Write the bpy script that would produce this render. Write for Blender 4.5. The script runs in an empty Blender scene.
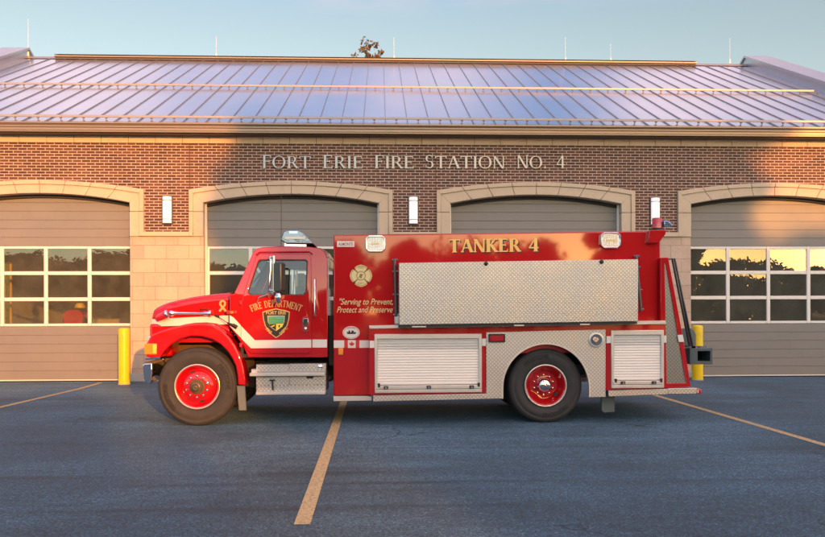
import bpy, bmesh, math, random
from math import sin, cos, pi, radians, sqrt, atan2
from mathutils import Vector, Matrix, noise
from mathutils.geometry import tessellate_polygon
random.seed(4)
S = bpy.context.scene
COL = S.collection

# ------------------------------------------------------------------ camera (measured from the photograph)
F = 750.0; CX, CY = 412.5, 314.0; CAMY, CAMZ = -10.25, 1.52
YAW = radians(2.4); ROLL = 0.0033
fw = Vector((sin(YAW), cos(YAW), 0)); r0 = Vector((cos(YAW), -sin(YAW), 0)); zz = Vector((0, 0, 1))
rt = (r0 * cos(ROLL) - zz * sin(ROLL)); up = (zz * cos(ROLL) + r0 * sin(ROLL))
CAMP = Vector((0, CAMY, CAMZ))
def ray(px, py): return fw * F + rt * (px - CX) + up * (CY - py)
def at(px, py, Y):
    d = ray(px, py); t = (Y - CAMY) / d.y
    p = CAMP + d * t
    return (p.x, p.z)
def gat(px, py):
    d = ray(px, py); t = -CAMZ / d.z
    p = CAMP + d * t
    return (p.x, p.y)
def PP(pts, Y): return [at(x, y, Y) for x, y in pts]
cam = bpy.data.objects.new('camera', bpy.data.cameras.new('camera')); COL.objects.link(cam)
cam.data.sensor_width = 36; cam.data.lens = F / 825 * 36
cam.data.shift_y = (CY - 268.5) / 825
cam.data.clip_end = 6000; cam.data.clip_start = 0.1
M3 = Matrix((rt, up, -fw)).transposed()
cam.matrix_world = Matrix.Translation(CAMP) @ M3.to_4x4()
S.camera = cam

# ------------------------------------------------------------------ materials
def new_mat(name):
    m = bpy.data.materials.new(name); m.use_nodes = True
    nt = m.node_tree; b = nt.nodes['Principled BSDF']
    return m, nt, b
def N(nt, t, **k):
    n = nt.nodes.new(t)
    for a, v in k.items():
        if a in n.inputs: n.inputs[a].default_value = v
        else: setattr(n, a, v)
    return n
def rgb(c): return (c[0], c[1], c[2], 1)
def simple(name, col, rough=0.5, metal=0.0, coat=0.0, var=0.0, scale=3.0, bump=0.0, bscale=40, emit=None, dist=0.01):
    m, nt, b = new_mat(name)
    b.inputs['Base Color'].default_value = rgb(col); b.inputs['Roughness'].default_value = rough
    b.inputs['Metallic'].default_value = metal; b.inputs['Coat Weight'].default_value = coat
    b.inputs['Coat Roughness'].default_value = 0.04
    tc = N(nt, 'ShaderNodeTexCoord')
    if var > 0:
        n = N(nt, 'ShaderNodeTexNoise'); n.inputs['Scale'].default_value = scale; n.inputs['Detail'].default_value = 6
        nt.links.new(tc.outputs['Object'], n.inputs['Vector'])
        mx = N(nt, 'ShaderNodeMix', data_type='RGBA')
        mx.inputs[6].default_value = rgb([c * (1 - var) for c in col]); mx.inputs[7].default_value = rgb([min(1, c * (1 + var)) for c in col])
        nt.links.new(n.outputs['Fac'], mx.inputs[0]); nt.links.new(mx.outputs[2], b.inputs['Base Color'])
        mr = N(nt, 'ShaderNodeMapRange'); mr.inputs['To Min'].default_value = max(0.02, rough * 0.75); mr.inputs['To Max'].default_value = min(1, rough * 1.3)
        nt.links.new(n.outputs['Fac'], mr.inputs['Value']); nt.links.new(mr.outputs[0], b.inputs['Roughness'])
    if bump > 0:
        n2 = N(nt, 'ShaderNodeTexNoise'); n2.inputs['Scale'].default_value = bscale; n2.inputs['Detail'].default_value = 3
        nt.links.new(tc.outputs['Object'], n2.inputs['Vector'])
        bp = N(nt, 'ShaderNodeBump'); bp.inputs['Strength'].default_value = bump; bp.inputs['Distance'].default_value = dist
        nt.links.new(n2.outputs['Fac'], bp.inputs['Height']); nt.links.new(bp.outputs[0], b.inputs['Normal'])
        if coat: nt.links.new(bp.outputs[0], b.inputs['Coat Normal'])
    if emit:
        b.inputs['Emission Color'].default_value = rgb(emit[0]); b.inputs['Emission Strength'].default_value = emit[1]
    return m
def xz_vec(nt):
    tc = N(nt, 'ShaderNodeTexCoord'); sp = N(nt, 'ShaderNodeSeparateXYZ'); cb = N(nt, 'ShaderNodeCombineXYZ')
    nt.links.new(tc.outputs['Object'], sp.inputs[0])
    nt.links.new(sp.outputs['X'], cb.inputs['X']); nt.links.new(sp.outputs['Z'], cb.inputs['Y'])
    return tc, cb
def brick_mat(name, c1, c2, mortar, w, h, ms, ox=0, oz=0, rough=0.85, blot=0.12, tint=None):
    m, nt, b = new_mat(name)
    tc, cb = xz_vec(nt)
    ad = N(nt, 'ShaderNodeVectorMath', operation='ADD'); ad.inputs[1].default_value = (ox, oz, 0)
    nt.links.new(cb.outputs[0], ad.inputs[0])
    br = N(nt, 'ShaderNodeTexBrick'); br.inputs['Scale'].default_value = 1
    br.inputs['Color1'].default_value = rgb(c1); br.inputs['Color2'].default_value = rgb(c2); br.inputs['Mortar'].default_value = rgb(mortar)
    br.inputs['Mortar Size'].default_value = ms; br.inputs['Mortar Smooth'].default_value = 0.15
    br.inputs['Brick Width'].default_value = w; br.inputs['Row Height'].default_value = h; br.inputs['Bias'].default_value = 0
    nt.links.new(ad.outputs[0], br.inputs['Vector'])
    n = N(nt, 'ShaderNodeTexNoise'); n.inputs['Scale'].default_value = 1.3; n.inputs['Detail'].default_value = 8; n.inputs['Roughness'].default_value = 0.65
    nt.links.new(tc.outputs['Object'], n.inputs['Vector'])
    mr = N(nt, 'ShaderNodeMapRange'); mr.inputs['From Min'].default_value = .3; mr.inputs['From Max'].default_value = .7
    mr.inputs['To Min'].default_value = 1 - blot; mr.inputs['To Max'].default_value = 1 + blot
    nt.links.new(n.outputs['Fac'], mr.inputs['Value'])
    n2 = N(nt, 'ShaderNodeTexNoise'); n2.inputs['Scale'].default_value = 45; n2.inputs['Detail'].default_value = 4
    nt.links.new(tc.outputs['Object'], n2.inputs['Vector'])
    mr2 = N(nt, 'ShaderNodeMapRange'); mr2.inputs['To Min'].default_value = .8; mr2.inputs['To Max'].default_value = 1.2
    nt.links.new(n2.outputs['Fac'], mr2.inputs['Value'])
    mu = N(nt, 'ShaderNodeMath', operation='MULTIPLY'); nt.links.new(mr.outputs[0], mu.inputs[0]); nt.links.new(mr2.outputs[0], mu.inputs[1])
    sc = N(nt, 'ShaderNodeVectorMath', operation='SCALE'); nt.links.new(br.outputs['Color'], sc.inputs[0]); nt.links.new(mu.outputs[0], sc.inputs['Scale'])
    nt.links.new(sc.outputs[0], b.inputs['Base Color'])
    b.inputs['Roughness'].default_value = rough
    bp = N(nt, 'ShaderNodeBump'); bp.inputs['Strength'].default_value = .6; bp.inputs['Distance'].default_value = .006; bp.invert = True
    nt.links.new(br.outputs['Fac'], bp.inputs['Height']); nt.links.new(bp.outputs[0], b.inputs['Normal'])
    return m
def tread_mat(name, col, rough=0.36):
    m, nt, b = new_mat(name)
    tc = N(nt, 'ShaderNodeTexCoord'); sp = N(nt, 'ShaderNodeSeparateXYZ'); nt.links.new(tc.outputs['Object'], sp.inputs[0])
    def comb(op, a, bb, k):
        m1 = N(nt, 'ShaderNodeMath', operation='MULTIPLY'); nt.links.new(a if op == 'ADD' else bb, m1.inputs[0]); m1.inputs[1].default_value = k
        s1 = N(nt, 'ShaderNodeMath', operation='SINE'); nt.links.new(m1.outputs[0], s1.inputs[0]); return s1
    yz = N(nt, 'ShaderNodeMath', operation='ADD'); nt.links.new(sp.outputs['Y'], yz.inputs[0]); nt.links.new(sp.outputs['Z'], yz.inputs[1])
    s1 = comb('ADD', sp.outputs['X'], yz.outputs[0], 122); s2 = comb('SUBTRACT', sp.outputs['X'], yz.outputs[0], 122)
    mu = N(nt, 'ShaderNodeMath', operation='MULTIPLY'); nt.links.new(s1.outputs[0], mu.inputs[0]); nt.links.new(s2.outputs[0], mu.inputs[1])
    mr = N(nt, 'ShaderNodeMapRange'); mr.inputs['From Min'].default_value = .15; mr.inputs['From Max'].default_value = .55
    nt.links.new(mu.outputs[0], mr.inputs['Value'])
    mx = N(nt, 'ShaderNodeMix', data_type='RGBA'); mx.inputs[6].default_value = rgb([c * .76 for c in col]); mx.inputs[7].default_value = rgb([min(1, c * 1.12) for c in col])
    nt.links.new(mr.outputs[0], mx.inputs[0]); nt.links.new(mx.outputs[2], b.inputs['Base Color'])
    bp = N(nt, 'ShaderNodeBump'); bp.inputs['Strength'].default_value = .3; bp.inputs['Distance'].default_value = .003
    nt.links.new(mr.outputs[0], bp.inputs['Height']); nt.links.new(bp.outputs[0], b.inputs['Normal'])
    b.inputs['Metallic'].default_value = .75
    n = N(nt, 'ShaderNodeTexNoise'); n.inputs['Scale'].default_value = 2.2; n.inputs['Detail'].default_value = 6; nt.links.new(tc.outputs['Object'], n.inputs['Vector'])
    r = N(nt, 'ShaderNodeMapRange'); r.inputs['From Min'].default_value = .3; r.inputs['From Max'].default_value = .7; r.inputs['To Min'].default_value = rough * .95; r.inputs['To Max'].default_value = rough * 1.3
    nt.links.new(n.outputs['Fac'], r.inputs['Value']); nt.links.new(r.outputs[0], b.inputs['Roughness'])
    b2 = N(nt, 'ShaderNodeBump'); b2.inputs['Strength'].default_value = .12; b2.inputs['Distance'].default_value = .02; n3 = N(nt, 'ShaderNodeTexNoise'); n3.inputs['Scale'].default_value = 1.4; n3.inputs['Detail'].default_value = 1
    nt.links.new(tc.outputs['Object'], n3.inputs['Vector']); nt.links.new(n3.outputs['Fac'], b2.inputs['Height']); nt.links.new(b2.outputs[0], bp.inputs['Normal'])
    return m
def glass_mat(name, tint, ior=1.6, rough=0.0, wav=0.0, bright_veil=0.0):
    m = bpy.data.materials.new(name); m.use_nodes = True; nt = m.node_tree; nt.nodes.clear()
    out = N(nt, 'ShaderNodeOutputMaterial'); mx = N(nt, 'ShaderNodeMixShader'); tr = N(nt, 'ShaderNodeBsdfTransparent'); gl = N(nt, 'ShaderNodeBsdfGlossy')
    fr = N(nt, 'ShaderNodeFresnel'); fr.inputs['IOR'].default_value = ior
    tr.inputs['Color'].default_value = rgb(tint); gl.inputs['Roughness'].default_value = rough; gl.inputs['Color'].default_value = (1, 1, 1, 1)
    nt.links.new(fr.outputs[0], mx.inputs[0]); nt.links.new(tr.outputs[0], mx.inputs[1]); nt.links.new(gl.outputs[0], mx.inputs[2]); nt.links.new(mx.outputs[0], out.inputs[0])
    if bright_veil:      # mottled diffuse veil, added to make the dark interior look brighter
        df = N(nt, 'ShaderNodeBsdfDiffuse'); df.inputs['Color'].default_value = (.36, .35, .28, 1)
        tc = N(nt, 'ShaderNodeTexCoord'); n = N(nt, 'ShaderNodeTexNoise'); n.inputs['Scale'].default_value = 2.2; n.inputs['Detail'].default_value = 7; n.inputs['Roughness'].default_value = .7
        nt.links.new(tc.outputs['Object'], n.inputs['Vector'])
        mr = N(nt, 'ShaderNodeMapRange'); mr.inputs['From Min'].default_value = .35; mr.inputs['From Max'].default_value = .65; mr.inputs['To Min'].default_value = bright_veil * .7; mr.inputs['To Max'].default_value = bright_veil * 1.4
        nt.links.new(n.outputs['Fac'], mr.inputs['Value']); m2 = N(nt, 'ShaderNodeMixShader')
        nt.links.new(mr.outputs[0], m2.inputs[0]); nt.links.new(mx.outputs[0], m2.inputs[1]); nt.links.new(df.outputs[0], m2.inputs[2]); nt.links.new(m2.outputs[0], out.inputs[0])
    if wav:
        tc = N(nt, 'ShaderNodeTexCoord'); n = N(nt, 'ShaderNodeTexNoise'); n.inputs['Scale'].default_value = 1.6; n.inputs['Detail'].default_value = 1
        nt.links.new(tc.outputs['Object'], n.inputs['Vector'])
        bp = N(nt, 'ShaderNodeBump'); bp.inputs['Strength'].default_value = wav; bp.inputs['Distance'].default_value = .02
        nt.links.new(n.outputs['Fac'], bp.inputs['Height']); nt.links.new(bp.outputs[0], gl.inputs['Normal'])
    return m

MAT = {}
MAT['red'] = simple('red_paint', (.44, .001, .005), .55, 0, 1.0, bump=.02, bscale=1.0, dist=.03)
MAT['red'].node_tree.nodes['Principled BSDF'].inputs['Specular IOR Level'].default_value = .12
MAT['red'].node_tree.nodes['Principled BSDF'].inputs['Coat IOR'].default_value = 1.6
MAT['darkred'] = simple('red_trim', (.42, .004, .010), .35, 0, .5)
MAT['chrome'] = simple('chrome', (.8, .8, .82), .08, 1.0)
MAT['alu'] = simple('aluminium', (.62, .59, .55), .38, .55, var=.06, scale=6)
MAT['shutter'] = simple('shutter_aluminium', (.90, .81, .72), .4, .0)
MAT['shutterd'] = simple('shutter_grey_slats', (.66, .62, .56), .4, .1)  # greyer tone for the upper slats
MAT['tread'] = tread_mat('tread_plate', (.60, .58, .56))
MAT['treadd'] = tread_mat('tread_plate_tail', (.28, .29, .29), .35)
MAT['rubber'] = simple('tyre_rubber', (.036, .034, .033), .75, var=.25, scale=9, bump=.2, bscale=60, dist=.004)
MAT['rubber2'] = simple('tyre_letters', (.009, .009, .009), .6)
MAT['black'] = simple('black_plastic', (.012, .012, .013), .45)
MAT['frame'] = simple('chassis_black', (.02, .02, .02), .6, var=.3)
MAT['flap'] = simple('mudflap', (.13, .15, .15), .7, var=.2)
MAT['white'] = simple('white_reflective', (.74, .68, .62), .45)
MAT['gold'] = simple('gold_leaf', (.64, .42, .15), .35, .35)
MAT['goldl'] = simple('pale_gold', (.66, .54, .28), .4, .3)
MAT['cream'] = simple('cream_vinyl', (.85, .62, .50), .5)
MAT['ink'] = simple('black_ink', (.01, .01, .012), .5)
MAT['teal'] = simple('teal_vinyl', (.05, .38, .36), .5)
MAT['green'] = simple('green_vinyl', (.06, .30, .10), .5)
MAT['yellow'] = simple('yellow_vinyl', (.85, .60, .05), .5)
MAT['flagred'] = simple('flag_red', (.60, .02, .02), .5)
MAT['amber'] = simple('amber_lens', (.85, .28, .02), .15, 0, .8)
MAT['yelens'] = simple('yellow_lens', (.95, .62, .08), .15, 0, .8)
MAT['redlens'] = simple('red_lens', (.50, .01, .02), .12, 0, 1)
MAT['lens'] = simple('clear_lens', (.72, .74, .76), .12, .6, 0, bump=.3, bscale=60)
MAT['barlens'] = simple('light_bar_lens', (.16, .19, .25), .10, .9, 0, bump=.15, bscale=12)
MAT['blens'] = simple('blue_chrome_lens', (.35, .45, .65), .12, .8)
MAT['chute'] = simple('chute_steel', (.075, .10, .11), .5, .1, var=.2)
MAT['chuted'] = simple('chute_inside', (.02, .028, .03), .6)
MAT['seat'] = simple('seat_cloth', (.05, .06, .07), .9)
MAT['cabglass'] = glass_mat('cab_glass', (.86, .94, .90), 1.75)
MAT['glass'] = glass_mat('door_glass', (.80, .84, .80), 1.85, bright_veil=.15)
MAT['yell'] = simple('yellow_bollard_paint', (.80, .55, .0), .4, var=.10, scale=4, bump=.1, bscale=20)
MAT['lampwhite'] = simple('opal_lamp_cover', (.88, .84, .84), .45, emit=((1, .90, .88), .22))
MAT['lampframe'] = simple('lamp_bracket', (.10, .09, .09), .5, .4)
MAT['brick'] = brick_mat('brick', (.150, .056, .034), (.072, .031, .024), (.47, .38, .31), .203, .0667, .0092, blot=.14)
MAT['stone'] = brick_mat('stone_block', (.57, .43, .32), (.51, .355, .28), (.26, .20, .15), .51, .3135, .0045, ox=.1, blot=.12)
MAT['stonep'] = simple('cut_stone', (.56, .45, .335), .85, var=.08, scale=2.5, bump=.3, bscale=80, dist=.002)
MAT['joint'] = simple('stone_joint', (.16, .12, .09), .9)
MAT['ctrl'] = simple('control_joint', (.10, .05, .04), .9)
MAT['doorp'] = simple('garage_door_paint', (.220, .206, .195), .5, var=.09, scale=1.4)
MAT['frameW'] = simple('window_frame_white', (.78, .74, .68), .4, var=.04)
MAT['archshade'] = simple('arch_shade_black', (.03, .03, .03), .8)  # black for the shade painted under the door arches
MAT['gutter'] = simple('bronze_gutter', (.27, .20, .15), .35, .35, var=.08)
MAT['soffit'] = simple('soffit', (.16, .12, .09), .6)
MAT['roof'] = simple('roof_metal', (.64, .63, .63), .22, .90, var=.07, scale=.8, bump=.10, bscale=2.0, dist=.02)
MAT['seam'] = simple('roof_seam', (.30, .29, .30), .35, .7)
MAT['trim'] = simple('roof_trim', (.32, .28, .28), .45, .3)
MAT['coping'] = simple('coping_metal', (.44, .44, .48), .30, .7, var=.05)
MAT['concrete'] = simple('concrete', (.42, .39, .35), .85, var=.15, scale=5, bump=.3, bscale=60)
MAT['inwall'] = simple('interior_wall', (.50, .46, .38), .8, var=.1)
MAT['infloor'] = simple('interior_floor', (.20, .19, .18), .4)
MAT['leaf'] = simple('dark_leaves', (.105, .11, .055), .7, var=.4, scale=.7)
MAT['autumn'] = simple('autumn_leaves', (.15, .105, .05), .7, var=.4, scale=2)
MAT['bark'] = simple('bark', (.07, .05, .035), .9, var=.3, bump=.5)
def line_paint():
    m, nt, b = new_mat('parking_paint')
    tc = N(nt, 'ShaderNodeTexCoord'); n = N(nt, 'ShaderNodeTexNoise'); n.inputs['Scale'].default_value = 30; n.inputs['Detail'].default_value = 8; n.inputs['Roughness'].default_value = .75
    nt.links.new(tc.outputs['Object'], n.inputs['Vector'])
    mr = N(nt, 'ShaderNodeMapRange'); mr.inputs['From Min'].default_value = .36; mr.inputs['From Max'].default_value = .52; nt.links.new(n.outputs['Fac'], mr.inputs['Value'])
    mx = N(nt, 'ShaderNodeMix', data_type='RGBA'); mx.inputs[6].default_value = (.17, .14, .10, 1); mx.inputs[7].default_value = (.50, .37, .17, 1)
    nt.links.new(mr.outputs[0], mx.inputs[0]); nt.links.new(mx.outputs[2], b.inputs['Base Color']); b.inputs['Roughness'].default_value = .8
    return m
MAT['line'] = line_paint()
def scuffs(mat, dark, lo, hi, scale, amt=.7):
    nt = MAT[mat].node_tree; b = nt.nodes['Principled BSDF']; tc = N(nt, 'ShaderNodeTexCoord')
    n = N(nt, 'ShaderNodeTexNoise'); n.inputs['Scale'].default_value = scale; n.inputs['Detail'].default_value = 9; n.inputs['Roughness'].default_value = .8; nt.links.new(tc.outputs['Object'], n.inputs['Vector'])
    r = N(nt, 'ShaderNodeMapRange'); r.inputs['From Min'].default_value = lo; r.inputs['From Max'].default_value = hi; r.inputs['To Max'].default_value = amt; nt.links.new(n.outputs['Fac'], r.inputs['Value'])
    mx = N(nt, 'ShaderNodeMix', data_type='RGBA'); mx.inputs[7].default_value = rgb(dark); nt.links.new(r.outputs[0], mx.inputs[0])
    l = b.inputs['Base Color'].links
    if l: nt.links.new(l[0].from_socket, mx.inputs[6])
    else: mx.inputs[6].default_value = b.inputs['Base Color'].default_value
    nt.links.new(mx.outputs[2], b.inputs['Base Color'])
scuffs('yell', (.30, .20, .03), .56, .66, 5, .7)
scuffs('doorp', (.13, .12, .11), .55, .75, 2.5, .35)
scuffs('stonep', (.34, .26, .19), .52, .72, 2.2, .45)
scuffs('rubber', (.060, .058, .055), .50, .68, 6, .5)
scuffs('concrete', (.16, .15, .13), .50, .65, 4, .6)
MAT['rustliner'] = simple('rusty_liner', (.11, .065, .03), .7, .1, var=.5, scale=8)
MAT['chromew'] = simple('bright_rim', (.58, .55, .52), .25, .6)
MAT['tread2'] = tread_mat('tread_plate_step', (.60, .57, .53), .35)
MAT['mirrorh'] = simple('mirror_shell', (.06, .07, .075), .25, .5)
MAT['hubm'] = simple('hub_metal', (.22, .17, .13), .3, .8)
MAT['bronze'] = simple('dark_gold', (.24, .15, .05), .5)
MAT['strut'] = simple('gas_strut', (.09, .08, .085), .3, .6)
MAT['letterred'] = simple('plate_letters', (.35, .12, .10), .5)
MAT['lettersilver'] = simple('silver_letters', (.30, .31, .34), .36, .75)
def asphalt():
    m, nt, b = new_mat('asphalt')
    tc = N(nt, 'ShaderNodeTexCoord')
    def noi(scale, det, vec=None, rough=.6, stretch=None):
        n = N(nt, 'ShaderNodeTexNoise'); n.inputs['Scale'].default_value = scale; n.inputs['Detail'].default_value = det; n.inputs['Roughness'].default_value = rough
        if stretch:
            mp = N(nt, 'ShaderNodeMapping'); mp.inputs['Scale'].default_value = stretch[0]; mp.inputs['Rotation'].default_value = (0, 0, stretch[1])
            nt.links.new(tc.outputs['Object'], mp.inputs[0]); nt.links.new(mp.outputs[0], n.inputs['Vector'])
        else: nt.links.new(tc.outputs['Object'], n.inputs['Vector'])
        return n
    def mrng(src, a, bb, c, d):
        r = N(nt, 'ShaderNodeMapRange'); r.inputs['From Min'].default_value = a; r.inputs['From Max'].default_value = bb
        r.inputs['To Min'].default_value = c; r.inputs['To Max'].default_value = d; nt.links.new(src, r.inputs['Value']); return r
    big = mrng(noi(.35, 5).outputs['Fac'], .38, .62, .74, 1.28)
    streak = mrng(noi(1.0, 6, stretch=((.30, 2.2, 1), .12), rough=.7).outputs['Fac'], .38, .62, .84, 1.16)
    tyre = mrng(noi(1.0, 4, stretch=((.12, 1.9, 1), -.05), rough=.6).outputs['Fac'], .56, .68, 1.0, .55)
    fine = mrng(noi(48, 5, rough=.85).outputs['Fac'], .42, .58, .15, 1.95)
    mid = mrng(noi(11, 8, rough=.85).outputs['Fac'], .40, .60, .68, 1.34)
    prev = big.outputs[0]
    pep = mrng(noi(26, 2, rough=.5).outputs['Fac'], .60, .68, 1.0, 1.7)
    for q in (streak, tyre, fine, mid, pep):
        mu = N(nt, 'ShaderNodeMath', operation='MULTIPLY'); nt.links.new(prev, mu.inputs[0]); nt.links.new(q.outputs[0], mu.inputs[1]); prev = mu.outputs[0]
    sc = N(nt, 'ShaderNodeVectorMath', operation='SCALE'); sc.inputs[0].default_value = (.058, .114, .160); nt.links.new(prev, sc.inputs['Scale'])
    # pale aggregate chips
    vo = N(nt, 'ShaderNodeTexVoronoi'); vo.inputs['Scale'].default_value = 24; nt.links.new(tc.outputs['Object'], vo.inputs['Vector'])
    chip = mrng(vo.outputs['Distance'], .05, .09, 1, 0)
    sepc = N(nt, 'ShaderNodeSeparateColor'); nt.links.new(vo.outputs['Color'], sepc.inputs[0])
    rare = mrng(sepc.outputs[0], .88, .89, 0, .8)
    cm = N(nt, 'ShaderNodeMath', operation='MULTIPLY'); nt.links.new(chip.outputs[0], cm.inputs[0]); nt.links.new(rare.outputs[0], cm.inputs[1])
    mx = N(nt, 'ShaderNodeMix', data_type='RGBA'); mx.inputs[7].default_value = (.30, .28, .25, 1)
    nt.links.new(cm.outputs[0], mx.inputs[0]); nt.links.new(sc.outputs[0], mx.inputs[6]); nt.links.new(mx.outputs[2], b.inputs['Base Color'])
    # cracks: edges of large warped cells, only here and there
    wv = N(nt, 'ShaderNodeVectorMath', operation='MULTIPLY_ADD'); wn = noi(1.7, 4); wv.inputs[1].default_value = (.7, .7, .7); nt.links.new(wn.outputs['Color'], wv.inputs[0]); nt.links.new(tc.outputs['Object'], wv.inputs[2])
    vc = N(nt, 'ShaderNodeTexVoronoi', feature='DISTANCE_TO_EDGE'); vc.inputs['Scale'].default_value = .42; nt.links.new(wv.outputs[0], vc.inputs['Vector'])
    ck = mrng(vc.outputs['Distance'], .003, .009, 1, 0); msk = mrng(noi(.5, 3).outputs['Fac'], .52, .62, 0, .6)
    cm2 = N(nt, 'ShaderNodeMath', operation='MULTIPLY'); nt.links.new(ck.outputs[0], cm2.inputs[0]); nt.links.new(msk.outputs[0], cm2.inputs[1])
    mxc = N(nt, 'ShaderNodeMix', data_type='RGBA'); mxc.inputs[7].default_value = (.008, .009, .011, 1)
    nt.links.new(cm2.outputs[0], mxc.inputs[0]); nt.links.new(mx.outputs[2], mxc.inputs[6]); nt.links.new(mxc.outputs[2], b.inputs['Base Color'])
    b.inputs['Diffuse Roughness'].default_value = 1.0
    rr = mrng(prev, .4, 1.6, .62, .9); nt.links.new(rr.outputs[0], b.inputs['Roughness'])
    bp = N(nt, 'ShaderNodeBump'); bp.inputs['Strength'].default_value = 1.0; bp.inputs['Distance'].default_value = .022
    nt.links.new(noi(70, 5, rough=.8).outputs['Fac'], bp.inputs['Height']); nt.links.new(bp.outputs[0], b.inputs['Normal'])
    return m
MAT['asphalt'] = asphalt()
MAT['grass'] = simple('grass_ground', (.05, .07, .025), .9, var=.4, scale=.3)

# ------------------------------------------------------------------ mesh helpers
class MB:
    def __init__(s): s.v = []; s.f = []; s.m = []; s.mi = 0
    def add(s, vs, fs):
        o = len(s.v); s.v += [tuple(p) for p in vs]
        for f in fs: s.f.append([i + o for i in f]); s.m.append(s.mi)
        return s
    def box(s, x0, x1, y0, y1, z0, z1):
        return s.add([(x0, y0, z0), (x1, y0, z0), (x1, y1, z0), (x0, y1, z0), (x0, y0, z1), (x1, y0, z1), (x1, y1, z1), (x0, y1, z1)],
                     [(0, 1, 5, 4), (1, 2, 6, 5), (2, 3, 7, 6), (3, 0, 4, 7), (4, 5, 6, 7), (3, 2, 1, 0)])
    def plate(s, loops, y0, y1):
        """loops: outer + holes of (x,z); a slab between y0 and y1"""
        if loops and not isinstance(loops[0][0], (tuple, list)): loops = [loops]
        tri = tessellate_polygon([[Vector((x, z, 0)) for x, z in l] for l in loops])
        flat = [p for l in loops for p in l]; n = len(flat)
        fs = [tuple(t) for t in tri] + [tuple(i + n for i in reversed(t)) for t in tri]
        if len(loops) == 1: fs = [tuple(range(n)), tuple(reversed(range(n, 2 * n)))]
        k = 0
        for l in loops:
            m = len(l)
            for i in range(m):
                a, b = k + i, k + (i + 1) % m
                fs.append((a, b, b + n, a + n))
            k += m
        return s.add([(x, y0, z) for x, z in flat] + [(x, y1, z) for x, z in flat], fs)
    def tube(s, pts, r, n=10, cap=True):
        pts = [Vector(p) for p in pts]
        rs = r if isinstance(r, (list, tuple)) else [r] * len(pts)
        vs = []; fs = []
        for i, p in enumerate(pts):
            d = (pts[min(i + 1, len(pts) - 1)] - pts[max(i - 1, 0)]).normalized()
            a = d.orthogonal().normalized() if i == 0 else (pa - d * pa.dot(d)).normalized()
            pa = a; b = d.cross(a)
            for k in range(n):
                t = 2 * pi * k / n; vs.append(p + (a * cos(t) + b * sin(t)) * rs[i])
        for i in range(len(pts) - 1):
            for k in range(n):
                fs.append((i * n + k, i * n + (k + 1) % n, (i + 1) * n + (k + 1) % n, (i + 1) * n + k))
        if cap: fs += [tuple(reversed(range(n))), tuple(range((len(pts) - 1) * n, len(pts) * n))]
        return s.add(vs, fs)
    def lathe_y(s, cx, cz, prof, n=48):
        """prof: (radius, y) revolved about the axis x=cx,z=cz parallel to Y"""
        vs = []; fs = []
        for r, y in prof:
            for k in range(n):
                t = 2 * pi * k / n; vs.append((cx + r * cos(t), y, cz + r * sin(t)))
        for i in range(len(prof) - 1):
            for k in range(n):
                fs.append((i * n + k, i * n + (k + 1) % n, (i + 1) * n + (k + 1) % n, (i + 1) * n + k))
        return s.add(vs, fs)
    def lathe_z(s, cx, cy, prof, n=24):
        vs = []; fs = []
        for r, z in prof:
            for k in range(n):
                t = 2 * pi * k / n; vs.append((cx + r * cos(t), cy + r * sin(t), z))
        for i in range(len(prof) - 1):
            for k in range(n):
                fs.append((i * n + k, i * n + (k + 1) % n, (i + 1) * n + (k + 1) % n, (i + 1) * n + k))
        return s.add(vs, fs)
    def warp(s, fn): s.v = [fn(*p) for p in s.v]; return s
    def build(s, name, mat, parent=None, bevel=0, seg=2, smooth=None, weld=True):
        root = Vector((0, 0, 0)); q = parent
        while q is not None: root += q.location; q = q.parent
        me = bpy.data.meshes.new(name)
        me.from_pydata([Vector(p) - root for p in s.v], [], s.f)
        mats = mat if isinstance(mat, (list, tuple)) else [mat]
        for q in mats: me.materials.append(MAT[q])
        for p, i in zip(me.polygons, s.m): p.material_index = i
        if weld:
            bm = bmesh.new(); bm.from_mesh(me)
            bmesh.ops.recalc_face_normals(bm, faces=bm.faces)
            bm.to_mesh(me); bm.free()
        if smooth is None: smooth = bevel > 0
        if smooth:
            me.shade_smooth()
            me.set_sharp_from_angle(angle=radians(smooth if smooth is not True and smooth > 1 else 35))
        o = bpy.data.objects.new(name, me); COL.objects.link(o); o.parent = parent
        if bevel:
            md = o.modifiers.new('bevel', 'BEVEL'); md.width = bevel; md.segments = seg; md.limit_method = 'ANGLE'; md.angle_limit = radians(35)
            md.use_clamp_overlap = True
        return o
def thing(name, loc, label, cat, group=None):
    o = bpy.data.objects.new(name, None); COL.objects.link(o); o.location = loc; o.empty_display_size = .2
    return tag(o, label, cat, group)
def tag(o, label=None, cat=None, group=None, kind=None):
    if label: o['label'] = label
    if cat: o['category'] = cat
    if group: o['group'] = group
    if kind: o['kind'] = kind
    return o
def dup(o, parent=None):
    c = o.copy(); COL.objects.link(c); c.parent = parent
    for ch in list(o.children): dup(ch, c)
    return c
def circ(cx, cz, rx, rz=None, n=32, a0=0): 
    rz = rz or rx
    return [(cx + rx * cos(a0 + 2 * pi * i / n), cz + rz * sin(a0 + 2 * pi * i / n)) for i in range(n)]
def rrect(x0, x1, z0, z1, r, n=4):
    out = []
    for cx, cz, a in ((x1 - r, z1 - r, 0), (x0 + r, z1 - r, pi / 2), (x0 + r, z0 + r, pi), (x1 - r, z0 + r, 3 * pi / 2)):
        out += [(cx + r * cos(a + pi / 2 * i / n), cz + r * sin(a + pi / 2 * i / n)) for i in range(n + 1)]
    return out
def pxrect(x0, y0, x1, y1, Y):
    """pixel box -> x0,x1,z0,z1"""
    a = at(x0, y1, Y); b = at(x1, y0, Y); c = at(x0, y0, Y); d = at(x1, y1, Y)
    return ((a[0] + c[0]) / 2, (b[0] + d[0]) / 2, (a[1] + d[1]) / 2, (b[1] + c[1]) / 2)

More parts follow.
